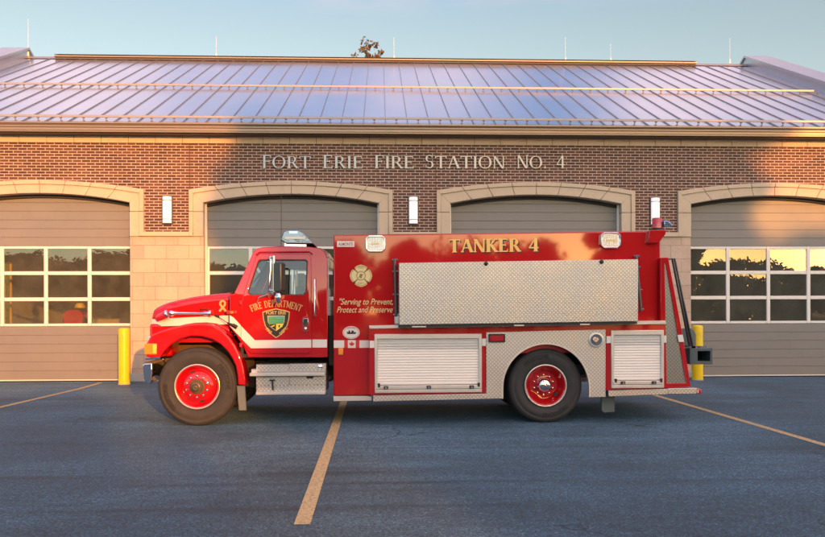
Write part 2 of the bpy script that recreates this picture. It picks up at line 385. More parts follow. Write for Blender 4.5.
# ------------------------------------------------------------------ lettering: a small serif face of my own (thick stems, thin hairlines)
def glyph(ch, TK=.17, TN=.06, SF=.05):
    """polygons (lists of points) in a box of height 1; returns polys, advance"""
    P = []
    def q(*p): P.append(list(p))
    def V(x, y0=0, y1=1, w=TK, s0=True, s1=True):
        q((x - w/2, y0), (x + w/2, y0), (x + w/2, y1), (x - w/2, y1))
        e = w/2 + .07
        if s0: q((x - e, y0), (x + e, y0), (x + w/2, y0 + SF), (x - w/2, y0 + SF))
        if s1: q((x - w/2, y1 - SF), (x + w/2, y1 - SF), (x + e, y1), (x - e, y1))
    def H(x0, x1, y, w=TN): q((x0, y - w/2), (x1, y - w/2), (x1, y + w/2), (x0, y + w/2))
    def D(x0, y0, x1, y1, w): q((x0 - w/2, y0), (x0 + w/2, y0), (x1 + w/2, y1), (x1 - w/2, y1))
    def tip(x, y, dy, w=.05): q((x - w/2, y), (x + w/2, y), (x + w/2, y + dy), (x - w/2, y + dy))
    def A(cx, cy, rx, ry, a0, a1, tk=TK, tn=TN, n=14):
        o = []; i_ = []
        for k in range(n + 1):
            a = radians(a0 + (a1 - a0) * k / n)
            w = tn + (tk - tn) * abs(cos(a)) ** 1.3
            o.append((cx + rx * cos(a), cy + ry * sin(a))); i_.append((cx + (rx - w) * cos(a), cy + (ry - tn) * sin(a)))
        for k in range(n): q(o[k], o[k+1], i_[k+1], i_[k])
    if ch == 'T': V(.4, s1=False); H(0, .8, 1 - TN/2); tip(.03, 1, -.2, .06); tip(.77, 1, -.2, .06); return P, .84
    if ch == 'A': D(.09, 0, .40, 1, TN + .01); D(.42, 1, .76, 0, TK); H(.2, .62, .34); H(0, .2, SF/2, SF); H(.63, .9, SF/2, SF); return P, .88
    if ch == 'N': V(.12, w=TN + .02); V(.74, w=TN + .02, s0=False); D(.13, 1, .70, 0, TK); return P, .90
    if ch == 'K': V(.16); D(.20, .42, .66, 1, TN + .01); D(.34, .58, .72, 0, TK); H(.55, .78, 1 - SF/2, SF); H(.58, .86, SF/2, SF); return P, .88
    if ch == 'E': V(.16); H(.16, .62, 1 - TN/2); H(.16, .66, TN/2); H(.16, .5, .52); tip(.6, 1, -.2); tip(.64, 0, .22); tip(.5, .42, .2, .04); return P, .74
    if ch == 'F': V(.16); H(.16, .62, 1 - TN/2); H(.16, .5, .52); tip(.6, 1, -.22); tip(.5, .42, .2, .04); return P, .70
    if ch == 'R': V(.16); H(.16, .4, 1 - TN/2); H(.16, .4, .48); A(.38, .74, .27, .26, -90, 90); D(.42, .48, .72, 0, TK); H(.62, .86, SF/2, SF); return P, .85
    if ch == 'P': V(.16); H(.16, .4, 1 - TN/2); H(.16, .4, .46); A(.38, .73, .28, .27, -90, 90); return P, .74
    if ch == 'D': V(.16); H(.16, .4, 1 - TN/2); H(.16, .4, TN/2); A(.36, .5, .46, .5, -90, 90); return P, .90
    if ch == 'O': A(.46, .5, .46, .52, 0, 360, n=32); return P, .98
    if ch == 'I': V(.16); return P, .36
    if ch == 'S': A(.3, .74, .26, .27, 40, 270, tk=TK*.8); A(.32, .26, .27, .27, -140, 90, tk=TK*.9); tip(.5, .78, .2); tip(.07, .22, -.2); return P, .68
    if ch == 'M': V(.12, w=TN + .02); V(.92, w=TK); D(.14, 1, .5, .1, TK); D(.5, .1, .88, 1, TN + .01); return P, 1.1
    if ch == '4': V(.52, w=TK, s1=False); D(.06, .3, .50, 1, TN + .02); H(.02, .72, .29, TN + .02); return P, .78
    if ch == '.': q((.05, 0), (.19, 0), (.19, .14), (.05, .14)); return P, .28
    if ch == ' ': return P, .5
    raise KeyError(ch)
def serif_polys(text, height, small=None, track=.03, sx=1.0, **k):
    """all polys in metres from x=0; small = scale of letters that are not word initials"""
    out = []; x = 0; first = True
    for ch in text:
        sc = height * (1 if (small is None or first or ch in '4.') else small)
        P, adv = glyph(ch, **k)
        out.append((ch, [[(x + px * sc * sx, py * sc) for px, py in p] for p in P]))
        x += (adv + track) * sc * sx; first = (ch == ' ')
    return out, x
def font_polys(text, size, shear=0, offset=0.0):
    cu = bpy.data.curves.new('txt', 'FONT'); cu.body = text; cu.size = size; cu.shear = shear; cu.offset = offset; cu.resolution_u = 3; cu.fill_mode = 'FRONT'
    o = bpy.data.objects.new('txt', cu); COL.objects.link(o)
    dg = bpy.context.evaluated_depsgraph_get(); dg.update()
    me = bpy.data.meshes.new_from_object(o.evaluated_get(dg))
    ps = [[(me.vertices[i].co.x, me.vertices[i].co.y) for i in p.vertices] for p in me.polygons]
    bpy.data.objects.remove(o); bpy.data.meshes.remove(me)
    return ps
def bounds(ps):
    xs = [p[0] for q in ps for p in q]; zs = [p[1] for q in ps for p in q]
    return min(xs), max(xs), min(zs), max(zs)
def fit_text(ps, x0, x1, z0, z1):
    a, b, c, d = bounds(ps)
    return [[(x0 + (x - a) / (b - a) * (x1 - x0), z0 + (z - c) / (d - c) * (z1 - z0)) for x, z in q] for q in ps]
def add_polys(mb, ps, y, depth=.003, step=0.0):
    for i, q in enumerate(ps):
        mb.plate([q], y - (i % 7) * step, y + depth)
    return mb
def flat_polys(mb, ps, fn):
    """thin sheets mapped by fn(x,z)->(x,y,z)"""
    for q in ps: mb.add([fn(x, z) for x, z in q], [tuple(range(len(q)))])
    return mb

# ================================================================== GROUND
WY = 7.15       # front plane of the wall
def sheet(name, x0, x1, y0, y1, z, mat, label=None):
    mb = MB(); mb.add([(x0, y0, z), (x1, y0, z), (x1, y1, z), (x0, y1, z)], [(0, 1, 2, 3)])
    o = mb.build(name, mat); o['kind'] = 'structure'; return o
sheet('ground', -2500, 2500, -2500, 2500, -.02, 'grass')
sheet('parking_lot', -45, 45, -38, WY + .05, 0, 'asphalt')
def pline(a, b, w):
    a = Vector((a[0], a[1], .004)); b = Vector((b[0], b[1], .004)); d = (b - a).normalized(); n = Vector((-d.y, d.x, 0)) * w / 2
    mb = MB(); mb.add([a + n, b + n, b - n, a - n], [(0, 1, 2, 3)]); o = mb.build('parking_line', 'line'); o['kind'] = 'structure'
L1a = gat(302, 525); L1b = gat(344.7, 402)
pline(L1a, (L1b[0] + (L1b[0] - L1a[0]) * .9, 6.2), .12)
L2a = gat(825, 445.3); L2b = gat(657, 396)
dx = (L2a[0] - L2b[0]) / (L2a[1] - L2b[1])
pline((L2b[0] + dx * (-9 - L2b[1]), -9), (L2b[0] + dx * (6.0 - L2b[1]), 6.0), .11)
L3a = gat(0, 407.5); L3b = gat(79.5, 389); L3c = gat(101, 382.8)
dx = (L3a[0] - L3b[0]) / (L3a[1] - L3b[1])
pline((L3b[0] + dx * (-9 - L3b[1]), -9), L3b, .11); pline(L3b, L3c, .11)

# ================================================================== FIRE STATION
ST = thing('fire_station', (0.7, WY, 0), 'long brick fire station with buff stone door arches and a pitched metal roof', 'building')
WZ = lambda y, x=412: at(x, y, WY)[1]
XL, XR = -11.85, 12.78
dl = [at(203.6, 240, WY)[0], at(449, 240, WY)[0], at(690.5, 240, WY)[0]]
pitch = (dl[2] - dl[0]) / 2; dw = at(379, 240, WY)[0] - dl[0]
doorL = [dl[0] - pitch, dl[0], dl[0] + pitch, dl[0] + 2 * pitch]
z_sill = at(160, 236.4, WY)[1]; z_brick0 = at(160, 231.8, WY)[1]
z_sp = at(205, 202.7, WY)[1]; z_cr = at(290, 194, WY)[1]           # inner arch
o_w = dl[0] - at(189.5, 215, WY)[0]; m_w = dl[0] - at(193.6, 215, WY)[0]
z_osp = at(190, 189.8, WY)[1]; z_ocr = at(290, 181.6, WY)[1]
z_msp = z_osp - .09; z_mcr = z_ocr - .09
z_band0 = at(412, 144.7, WY)[1]; z_band1 = at(412, 137.8, WY)[1]
def arc(x0, x1, zs, zc, t):
    """point on the segmental arch; t in 0..1"""
    w = (x1 - x0) / 2; h = zc - zs; R = (w * w + h * h) / (2 * h); cx = (x0 + x1) / 2; cz = zc - R
    a = math.asin(w / R); th = -a + 2 * a * t
    return (cx + R * sin(th), cz + R * cos(th))
# brick: everything above the sill course, arches cut out of its lower edge
out = [(XL, z_band0), (XL, z_brick0)]
for x0 in doorL:
    x1 = x0 + dw
    if x0 - o_w < XL: x0 = XL + .02 + o_w
    out.append((x0 - o_w + .02, z_brick0))
    for i in range(25): out.append(arc(x0 - o_w + .02, x1 + o_w - .02, z_osp - .02, z_ocr - .02, i / 24))
    out.append((x1 + o_w - .02, z_brick0))
out += [(XR, z_brick0), (XR, z_band0)]
MB().plate([out], WY, WY + .3).build('brick_wall', 'brick', ST)
for px in (189.7, 436, 676.8):
    x = at(px, 170, WY)[0]; MB().box(x - .008, x + .008, WY - .002, WY + .002, z_osp, z_band0).build('control_joint', 'ctrl', ST)
# stone band under the eave, in blocks
mb = MB(); x = XL
while x < XR - .1:
    mb.box(x + .005, min(x + .61, XR) - .005, WY - .03, WY + .3, z_band0, z_band1); x += .61
mb.build('stone_band', 'stonep', ST, bevel=.004)
MB().box(XL + .01, XR - .01, WY - .012, WY + .28, z_band0 + .004, z_band1 - .004).build('band_joint', 'joint', ST)
# piers between doors
edges = [XL] + [v for x0 in doorL for v in (x0, x0 + dw)] + [XR]
zrow = at(160, 245.3, WY)[1]
MAT['stone'].node_tree.nodes['Vector Math'].inputs[1].default_value = (.0, -zrow + .3135 * 20, 0)
z_base = at(136, 373.5, WY)[1]
for i in range(0, len(edges), 2):
    a, b = edges[i], edges[i + 1]
    if b - a < .1: continue
    MB().box(a, b, WY - .012, WY + .32, z_base, z_sill - .001).build('stone_pier', 'stone', ST)
    MB().box(a - .0, b + .0, WY - .05, WY + .32, 0, z_base - .002).build('pier_base', 'concrete', ST, bevel=.008)
    c0 = a - (0 if i == 0 else 0); 
    MB().box(a + m_w, b - m_w, WY - .07, WY + .2, z_sill, z_brick0 - .002).build('pier_cap', 'stonep', ST, bevel=.01)
# door surrounds
def surround(x0):
    x1 = x0 + dw; mb = MB(); back = MB(); g = .0011
    nb = 8
    def strip(fo, fi, yfront, t0, t1, sub=5):
        po = [fo(t0 + (t1 - t0) * k / sub) for k in range(sub + 1)]; pi_ = [fi(t0 + (t1 - t0) * k / sub) for k in range(sub + 1)]
        mb.plate([po + pi_[::-1]], yfront, WY + .30)
    fo = lambda t: arc(x0 - o_w, x1 + o_w, z_osp, z_ocr, t); fm = lambda t: arc(x0 - m_w, x1 + m_w, z_msp, z_mcr, t); fi = lambda t: arc(x0, x1, z_sp, z_cr, t)
    for k in range(nb):
        t0 = k / nb + (g if k else 0); t1 = (k + 1) / nb - (g if k < nb - 1 else 0)
        strip(fo, fm, WY - .075, t0, t1); strip(fm, fi, WY - .045, t0, t1)
    zj = at(160, 211.8, WY)[1]
    for s, xa, xm, xo in ((-1, x0, x0 - m_w, x0 - o_w), (1, x1, x1 + m_w, x1 + o_w)):
        # mitred legs: outer moulding and inner face
        mb.plate([[(xo, z_brick0 - .1), (xm, z_sill), (xm, zj - .005), (xo, zj - .005)]], WY - .075, WY + .3)
        mb.plate([[(xo, zj + .005), (xm, zj + .005), (xm, z_msp), (xo, z_osp)]], WY - .075, WY + .3)
        mb.plate([[(xm, z_sill), (xa, z_sill), (xa, zj - .005), (xm, zj - .005)]], WY - .045, WY + .3)
        mb.plate([[(xm, zj + .005), (xa, zj + .005), (xa, z_sp), (xm, z_msp)]], WY - .045, WY + .3)
    o = mb.build('door_surround', 'stonep', ST, bevel=.006, seg=1)
    bk = []; n = 24
    e = .012
    outer = [(x0 - o_w + e, z_sill)] + [arc(x0 - o_w + e, x1 + o_w - e, z_osp - e, z_ocr - e, k / n) for k in range(n + 1)] + [(x1 + o_w - e, z_sill)]
    inner = [(x0 - e, z_sill)] + [arc(x0 - e, x1 + e, z_sp + e, z_cr + e, k / n) for k in range(n + 1)] + [(x1 + e, z_sill)]
    MB().plate([outer + inner[::-1]], WY - .022, WY + .28).build('joint_mortar', 'joint', o)
    # dark strip painted as the shade under the arch
    ins = [(x0 + .02, z_sill)]
for x0 in doorL: surround(x0)
# garage doors
DYP = WY + .26
zr = [at(x, y, DYP)[1] for x, y in ((60, 247), (60, 272.4), (60, 297.6), (60, 325.5))]
z_wt, z_wb = zr[0], zr[3]; rowh = (z_wt - z_wb) / 3
doors = []
def garage_door(x0, first):
    x1 = x0 + dw
    mb = MB(); sec = rowh
    zt = z_cr + .15
    # solid sections below and above the window band, each with two pressed grooves
    def section(za, zb):
        h = zb - za; n = 3
        for k in range(n):
            a = za + h * k / n; b = za + h * (k + 1) / n
            gp = .006 if k < n - 1 else .012
            mb.box(x0 - .05, x1 + .05, DYP, DYP + .05, a + .002, b - gp)
    z = z_wb - .02; k = 0
    while z > .05:
        section(max(.03, z - (z_wb - .02 - .03) / 2), z); z -= (z_wb - .02 - .03) / 2
    z = z_wt + .02
    while z < zt: section(z, z + rowh); z += rowh
    mb.box(x0 - .05, x1 + .05, DYP + .012, DYP + .045, .03, z_wb - .02)
    mb.box(x0 - .05, x1 + .05, DYP + .012, DYP + .045, z_wt + .02, zt + rowh)
    d = mb.build('garage_door', 'doorp', ST, bevel=.004, seg=1)
    fr = MB(); w = .085; nx = 4; t = .035
    xs = [x0 + .03 + (dw - .06) * i / nx for i in range(nx + 1)]
    for i, x in enumerate(xs): fr.box(x - w/2 if i else x0 - .05, x + w/2 if i < nx else x1 + .05, DYP - .006, DYP + .05, z_wb - .018, z_wt + .018)
    for i in range(4):
        z = z_wb + rowh * i
        for a, b in zip(xs[:-1], xs[1:]): fr.box(a + w/2 if a != xs[0] else a + w/2, b - w/2, DYP - .004, DYP + .048, z - (.018 if i == 0 else w/2), z + (.018 if i == 3 else w/2))
    fr.build('window_frame', 'frameW', d, bevel=.008, seg=1)
    pn = MB(); rp_ = random.Random(int(x0 * 10))
    for a, b in zip(xs[:-1], xs[1:]):
        for i in range(3):
            ta, tb = rp_.uniform(-.004, .004), rp_.uniform(-.0035, .0035)
            pn.add([(a + .02, DYP + .02 - ta - tb, z_wb + rowh * i), (b - .02, DYP + .02 + ta - tb, z_wb + rowh * i), (b - .02, DYP + .02 + ta + tb, z_wb + rowh * (i + 1)), (a + .02, DYP + .02 - ta + tb, z_wb + rowh * (i + 1))], [(0, 1, 2, 3)])
    pn.build('window_pane', 'glass', d)
    bs = MB(); bs.box(x0 - .02, x1 + .02, DYP - .012, DYP + .05, 0.006, .03); bs.build('bottom_seal', 'frameW', d)
    # side track angle and a black strip standing in for the arch's shadow
    MB().box(x0 + .0, x0 + .035, DYP - .10, DYP - .012, .01, z_sp).build('door_track', 'frameW', d)
    MB().box(x1 - .035, x1, DYP - .10, DYP - .012, .01, z_sp).build('door_track', 'frameW', d)
    sl = MB(); n = 20
    top = [arc(x0 + .001, x1 - .001, z_sp + .0, z_cr + .0, k / n) for k in range(n + 1)]
    sl.plate([top + [(x, z - .07) for x, z in reversed(top)]], DYP - .06, DYP - .01); sl.build('arch_shade', 'archshade', d)
for i, x0 in enumerate(doorL): garage_door(x0, i == 0)
# side and back walls, interior
BY = WY + 16.6
mb = MB(); mb.box(XL - .3, XL, WY, BY, 0, z_band1); mb.box(XR, XR + .3, WY, BY, 0, z_band1); mb.box(XL - .3, XR + .3, BY, BY + .3, 0, z_band1)
mb.build('side_wall', 'brick', ST)
MB().box(XL, XR, WY + .33, BY, -.01, .006).build('bay_floor', 'infloor', ST)
mb = MB(); mb.box(XL + .01, XR - .01, BY - 4.1, BY - 4.0, 0, 5.4); mb.build('bay_partition', 'inwall', ST)
MB().box(XL + .002, XL + .05, WY + .35, BY - 4.2, .01, 5.2).build('bay_lining', 'inwall', ST); MB().box(XR - .05, XR - .002, WY + .35, BY - 4.2, .01, 5.2).build('bay_lining', 'inwall', ST)
MB().box(XL + .01, XR - .01, WY + .34, BY - .01, 5.25, 5.35).build('bay_ceiling', 'inwall', ST)
# eave: soffit, fascia, gutter
EY = WY - .42
z_e = at(412, 124.8, EY)[1]            # roof edge
z_g0 = at(412, 132.2, EY)[1]
mb = MB(); mb.box(XL - .3, XR + .3, EY + .16, WY + .25, z_band1 + .0, z_band1 + .05); mb.build('soffit', 'soffit', ST)
prof = [(0.0, 0), (.0, .055), (-.02, .07), (-.02, .10), (-.05, .15), (-.05, z_e - z_g0 - .03), (-.065, z_e - z_g0 - .03), (-.065, z_e - z_g0), (.12, z_e - z_g0), (.12, 0)]
def extrude_x(prof, x0, x1):
    mb = MB(); n = len(prof)
    mb.add([(x0, y, z) for y, z in prof] + [(x1, y, z) for y, z in prof], [tuple(range(n)), tuple(reversed(range(n, 2 * n)))] + [(i, (i + 1) % n, (i + 1) % n + n, i + n) for i in range(n)])
    return mb
extrude_x([(EY + y, z_g0 + z) for y, z in prof], XL - .3, XR + .3).build('gutter', 'gutter', ST)
mb = MB(); mb.box(XL - .3, XR + .3, EY + .02, EY + .14, z_band1 + .055, z_g0 - .03); mb.box(XL - .3, XR + .3, EY + .06, EY + .16, z_g0 - .03, z_g0 - .001)
mb.build('fascia', 'gutter', ST)
# roof
TP = .5; RY = EY + 8.75
RZ = z_e + TP * (RY - EY)
def rz(y): return z_e + TP * (y - EY)
def rlift(mb): return mb
mb = MB()
mb.add([(XL, EY, z_e), (XR, EY, z_e), (XR, RY, RZ), (XL, RY, RZ), (XL, 2 * RY - EY, z_e), (XR, 2 * RY - EY, z_e),
        (XL, EY, z_e - .05), (XR, EY, z_e - .05), (XL, 2 * RY - EY, z_e - .05), (XR, 2 * RY - EY, z_e - .05), (XL, RY, RZ - .05), (XR, RY, RZ - .05)],
       [(0, 1, 2, 3), (3, 2, 5, 4), (6, 7, 1, 0), (4, 5, 9, 8), (10, 11, 7, 6), (8, 9, 11, 10)])
roof = mb.build('roof', 'roof', ST)
mb = MB(); x = XL + .35; seams = []
while x < XR - .1:
    seams.append(x)
    for (ya, yb, sgn) in ((EY - .005, RY, 1),):
        nn = Vector((0, -TP, 1)).normalized() * .022
        a = Vector((x, ya, rz(ya) + .001)); b = Vector((x, yb, rz(yb) + .001)); w = Vector((.008, 0, 0))
        vs = [a - w, a + w, b + w, b - w]; mb.add(vs + [v + nn for v in vs], [(0, 1, 5, 4), (1, 2, 6, 5), (2, 3, 7, 6), (3, 0, 4, 7), (4, 5, 6, 7)])
    x += .505
mb.build('roof_seam', 'seam', roof)
# snow rails on their brackets
def snow_rail(px, py, xa, xb):
    d = ray(px, py); lift = .10
    # where the ray meets the lifted roof plane
    t = (z_e + lift - TP * EY - CAMP.z + TP * CAMP.y) / (d.z - TP * d.y); y = CAMP.y + d.y * t; z = rz(y)
    mb = MB(); mb.box(xa, xb, y - .015, y + .015, z + .055, z + .105); mb.box(xa, xb, y + .017, y + .06, z + .095, z + .105)
    r = mb.build('snow_rail', 'trim', roof, bevel=.004, seg=1)
    mb = MB()
    first = None
    for x in seams:
        if not xa < x < xb: continue
        if first is None: mb.box(x + .225, x + .275, y - .015, y + .015, z + .03, z + .055); mb.box(x + .245, x + .255, y - .005, y + .015, z - .01, z + .03); first = mb.build('rail_bracket', 'soffit', roof); fx_ = x
        else: c = first.copy(); c.location.x += x - fx_; COL.objects.link(c)
    return y
def roof_x(px, py):
    d = ray(px, py); t = (z_e - TP * EY - CAMP.z + TP * CAMP.y) / (d.z - TP * d.y); return CAMP.x + d.x * t
snow_rail(412, 117.6, XL + .1, XR - .1)
snow_rail(412, 86.3, XL + .1, roof_x(801, 89))
# ridge cap and raised ridge vent
mb = MB(); mb.add([(XL, RY - .22, RZ - .09), (XR, RY - .22, RZ - .09), (XR, RY, RZ + .05), (XL, RY, RZ + .05), (XR, RY + .22, RZ - .09), (XL, RY + .22, RZ - .09)], [(0, 1, 2, 3), (3, 2, 4, 5)])
mb.build('ridge_cap', 'trim', roof)
x0 = (57 - 380) / F * 25.3; x1 = (705 - 380) / F * 25.3
mb = MB(); mb.box(x0, x1, RY - .18, RY + .18, RZ + .0, RZ + .045); mb.add([(x0, RY - .26, RZ + .05), (x1, RY - .26, RZ + .05), (x1, RY, RZ + .11), (x0, RY, RZ + .11), (x1, RY + .26, RZ + .05), (x0, RY + .26, RZ + .05)], [(0, 1, 2, 3), (3, 2, 4, 5)])
mb.build('ridge_vent', 'trim', roof)
# gable parapets with a metal coping running down both rakes
for s, X in ((-1, XL), (1, XR)):
    xa, xb = (X - .75, X + .02) if s < 0 else (X - .02, X + .75)
    mb = MB()
    for sg in (1, -1):
        Y = lambda y: y if sg == 1 else 2 * RY - y
        y0, y1 = EY - .15, RY
        lo, hi = -.3, .27
        mb.add([(xa, Y(y0), rz(y0) + lo), (xb, Y(y0), rz(y0) + lo), (xb, Y(y1), RZ + lo), (xa, Y(y1), RZ + lo), (xa, Y(y0), rz(y0) + hi), (xb, Y(y0), rz(y0) + hi), (xb, Y(y1), RZ + hi), (xa, Y(y1), RZ + hi)],
               [(0, 1, 5, 4), (1, 2, 6, 5), (3, 0, 4, 7), (4, 5, 6, 7)])
        xo, xi = xa - .05, xb + .05
        mb.add([(xo, Y(y0 - .03), rz(y0) + hi - .05), (xi, Y(y0 - .03), rz(y0) + hi - .05), (xi, Y(y1), RZ + hi + .0), (xo, Y(y1), RZ + hi + .0), (xo, Y(y0 - .03), rz(y0) + hi + .06), (xi, Y(y0 - .03), rz(y0) + hi + .06), (xi, Y(y1), RZ + hi + .075), (xo, Y(y1), RZ + hi + .075)],
               [(0, 1, 5, 4), (1, 2, 6, 5), (3, 0, 4, 7), (4, 5, 6, 7), (3, 2, 1, 0)])
    mb.build('gable_parapet', 'coping', roof)
# brick of the gable walls up to the roof
for X in (XL - .28, XR + .02):
    mb = MB(); pr = [(WY, z_band1), (2 * RY - WY, z_band1), (2 * RY - WY, rz(WY) - .1), (RY, RZ - .1), (WY, rz(WY) - .1)]
    n = 5; mb.add([(X, y, z) for y, z in pr] + [(X + .26, y, z) for y, z in pr], [tuple(range(n)), tuple(reversed(range(n, 2 * n)))] + [(i, (i + 1) % n, (i + 1) % n + n, i + n) for i in range(n)])
    mb.build('gable_wall', 'brick', ST)
# lightning rods along the ridge
for px, h in ((29.5, 1.0), (215, .5), (394, .55), (570, .6), (617, .4), (742, .65)):
    X = (px - 380) / F * 25.3
    mb = MB(); mb.tube([(X, RY, RZ + .1), (X, RY, RZ + .3 + h)], .0042, 6); mb.lathe_z(X, RY, [(.03, RZ + .05), (.03, RZ + .2), (.0, RZ + .2)], 8); mb.build('lightning_rod', 'frameW', roof)

# wall lamps
def wall_lamp(px0, py0, px1, py1, label):
    Y = WY - .10
    x0, x1, z0, z1 = pxrect(px0, py0, px1, py1, Y)
    cx = (x0 + x1) / 2; w = (x1 - x0) / 2
    t = thing('wall_lamp', (cx, WY, z0), label, 'wall lamp', 'wall lamps on the brick piers')
    mb = MB(); mb.box(cx - w - .018, cx + w + .018, WY - .035, WY, z0 - .03, z1 + .03); mb.build('back_plate', 'lampframe', t, bevel=.006)
    mb = MB(); n = 12
    pr = [(cx + w * cos(a), WY - .035 - .075 * sin(a)) for a in [pi * k / n for k in range(n + 1)]]
    def cyl(za, zb):
        m = len(pr); mb.add([(x, y, za) for x, y in pr] + [(x, y, zb) for x, y in pr], [tuple(range(m)), tuple(reversed(range(m, 2 * m)))] + [(i, (i + 1) % m, (i + 1) % m + m, i + m) for i in range(m)])
    h = z1 - z0; cyl(z0, z0 + h * .14 - .006); cyl(z0 + h * .14 + .006, z1 - h * .14 - .006); cyl(z1 - h * .14 + .006, z1)
    mb.build('lamp_cover', 'lampwhite', t, bevel=.004, seg=1)
    mb = MB(); sc = .97
    pr2 = [(cx + w * sc * cos(a), WY - .035 - .072 * sin(a)) for a in [pi * k / n for k in range(n + 1)]]; m = len(pr2)
    mb.add([(x, y, z0 + .01) for x, y in pr2] + [(x, y, z1 - .01) for x, y in pr2], [(i, (i + 1) % m, (i + 1) % m + m, i + m) for i in range(m)]); mb.build('cover_band', 'lampframe', t)
wall_lamp(161.8, 196.2, 170.8, 222.6, 'white half round wall lamp on the sunlit brick pier left of the truck')
wall_lamp(409.2, 196.8, 417.8, 223.2, 'white half round wall lamp on the brick pier above the tank of the truck')
wall_lamp(652.0, 197.6, 660.6, 224.0, 'white half round wall lamp on the brick pier behind the red beacon')
# station lettering
sg = thing('station_sign', (at(412, 165, WY)[0], WY, at(412, 167, WY)[1]), 'silver serif letters reading FORT ERIE FIRE STATION NO. 4 on the brick above the doors', 'sign')
words = [('FORT', 262.5, 311), ('ERIE', 323, 362.5), ('FIRE', 374.5, 413.5), ('STATION', 425.5, 504.5), ('NO.', 516.5, 545.5), ('4', 556, 564.5)]
for wd, xa, xb in words:
    gl, _ = serif_polys(wd, .32, small=None, TK=.15, TN=.055)
    allp = [p for _, ps in gl for p in ps]; a, b, c, d = bounds(allp)
    Xa = at(xa, 162, WY)[0]; Xb = at(xb, 162, WY)[0]; zb = at((xa + xb) / 2, 168.6, WY)[1]; zt = at((xa + xb) / 2, 155.6 if wd != '4' else 156, WY)[1]
    for k, (ch, ps) in enumerate(gl):
        mb = MB(); ht = (zt - zb) * (1.0 if k == 0 or ch == '4' else .93)
        if ch == '.': ht = (zt - zb)
        for i, q in enumerate(ps):
            qq = [(Xa + (x - a) / (b - a) * (Xb - Xa), zb + z / .32 * ht) for x, z in q]
            mb.plate([qq], WY - .045 - i * .0006, WY - .015)
        mb.build('letter', 'lettersilver', sg)

# bollards
def bollard(px0, px1, ptop, pbot, label):
    cx, cy = gat((px0 + px1) / 2, pbot); cy += .1
    X0 = at(px0, ptop, cy)[0]; X1 = at(px1, ptop, cy)[0]; z1 = at((px0 + px1) / 2, ptop, cy)[1]
    r = (X1 - X0) / 2; cx = (X0 + X1) / 2
    mb = MB(); mb.lathe_z(cx, cy, [(r, 0), (r, z1 - .05), (r * .97, z1 - .03), (r * .85, z1 - .012), (r * .5, z1), (0.001, z1 + .002)], 28)
    t = thing('bollard', (cx, cy, 0), label, 'bollard', 'yellow bollards at the door jambs')
    mb.build('post', 'yell', t, smooth=40)
    MB().lathe_z(cx, cy, [(r + .012, 0), (r + .012, .02), (r, .022)], 28).build('base_collar', 'concrete', t)
    return r
bollard(118.4, 129.6, 328, 384.8, 'sunlit yellow bollard left of the front bumper')
bollard(692.3, 702.6, 325.2, 380.6, 'shaded yellow bollard behind the dump chute at the rear of the truck')

# things seen through the left door's panes
ix, iz = at(8.5, 262.5, WY + 1.3); cyi = WY + 1.3
o = MB().lathe_z(ix, cyi, [(.085, 0), (.085, iz - .04), (.04, iz), (0.001, iz)], 20).build('guard_post', 'yell', None, smooth=40); tag(o, 'tall yellow guard post seen through the window of the leftmost garage door', 'post')
cx_, cz_ = at(78, 325, WY + 2.0)
t = thing('hose_cart', (cx_, WY + 2, 0), 'red hose cart with a yellow cover seen through the window of the leftmost garage door', 'hose cart')
Yc = WY + 2
mb = MB(); mb.box(cx_ - .26, cx_ + .26, Yc - .3, Yc + .3, .25, .35); mb.box(cx_ - .26, cx_ - .22, Yc - .3, Yc + .3, .35, 1.45); mb.box(cx_ + .22, cx_ + .26, Yc - .3, Yc + .3, .35, 1.45); mb.build('cart_frame', 'frame', t, bevel=.01)
MB().lathe_y(cx_, 1.42, [(.001, Yc - .3), (.26, Yc - .3), (.26, Yc - .26), (.17, Yc - .26), (.17, Yc + .26), (.26, Yc + .26), (.26, Yc + .3), (.001, Yc + .3)], 24).build('hose_reel', 'redlens', t, smooth=30)
MB().lathe_z(cx_ + .05, Yc, [(.12, 1.68), (.13, 1.74), (.09, 1.82), (.001, 1.84)], 16).build('cover', 'yell', t, smooth=40)
for s in (-1, 1):
    MB().lathe_y(cx_, .25, [(.05, Yc + s * .36), (.24, Yc + s * .36), (.24, Yc + s * .31), (.05, Yc + s * .31)], 20).build('wheel', 'rubber', t)

exec_truck = True
# ================================================================== FIRE TRUCK
YC = 1.22; FARY = 2 * YC
TB = thing('fire_truck', (at(360, 400, 0)[0], YC, 0), 'red fire department tanker truck with a tread plate rack, parked side on before the station', 'fire truck')
def mir(mb):
    k = MB(); k.v = [(x, FARY - y, z) for x, y, z in mb.v]; k.f = [list(reversed(f)) for f in mb.f]; k.m = list(mb.m); return k
def both(fn, name, mat, parent=TB, **k):
    mb = fn(); o = mb.build(name, mat, parent, **k); o2 = mir(mb).build(name, mat, parent, **k); return o, o2
def slab(loops, y0, y1): return MB().plate(loops, y0, y1)
ZB = at(280, 296, .12)[1]
def tumble(x, y, z):
    k = 1 - .075 * max(0, z - ZB); return (x, YC + (y - YC) * k, z)
CS = .12      # cab side plane
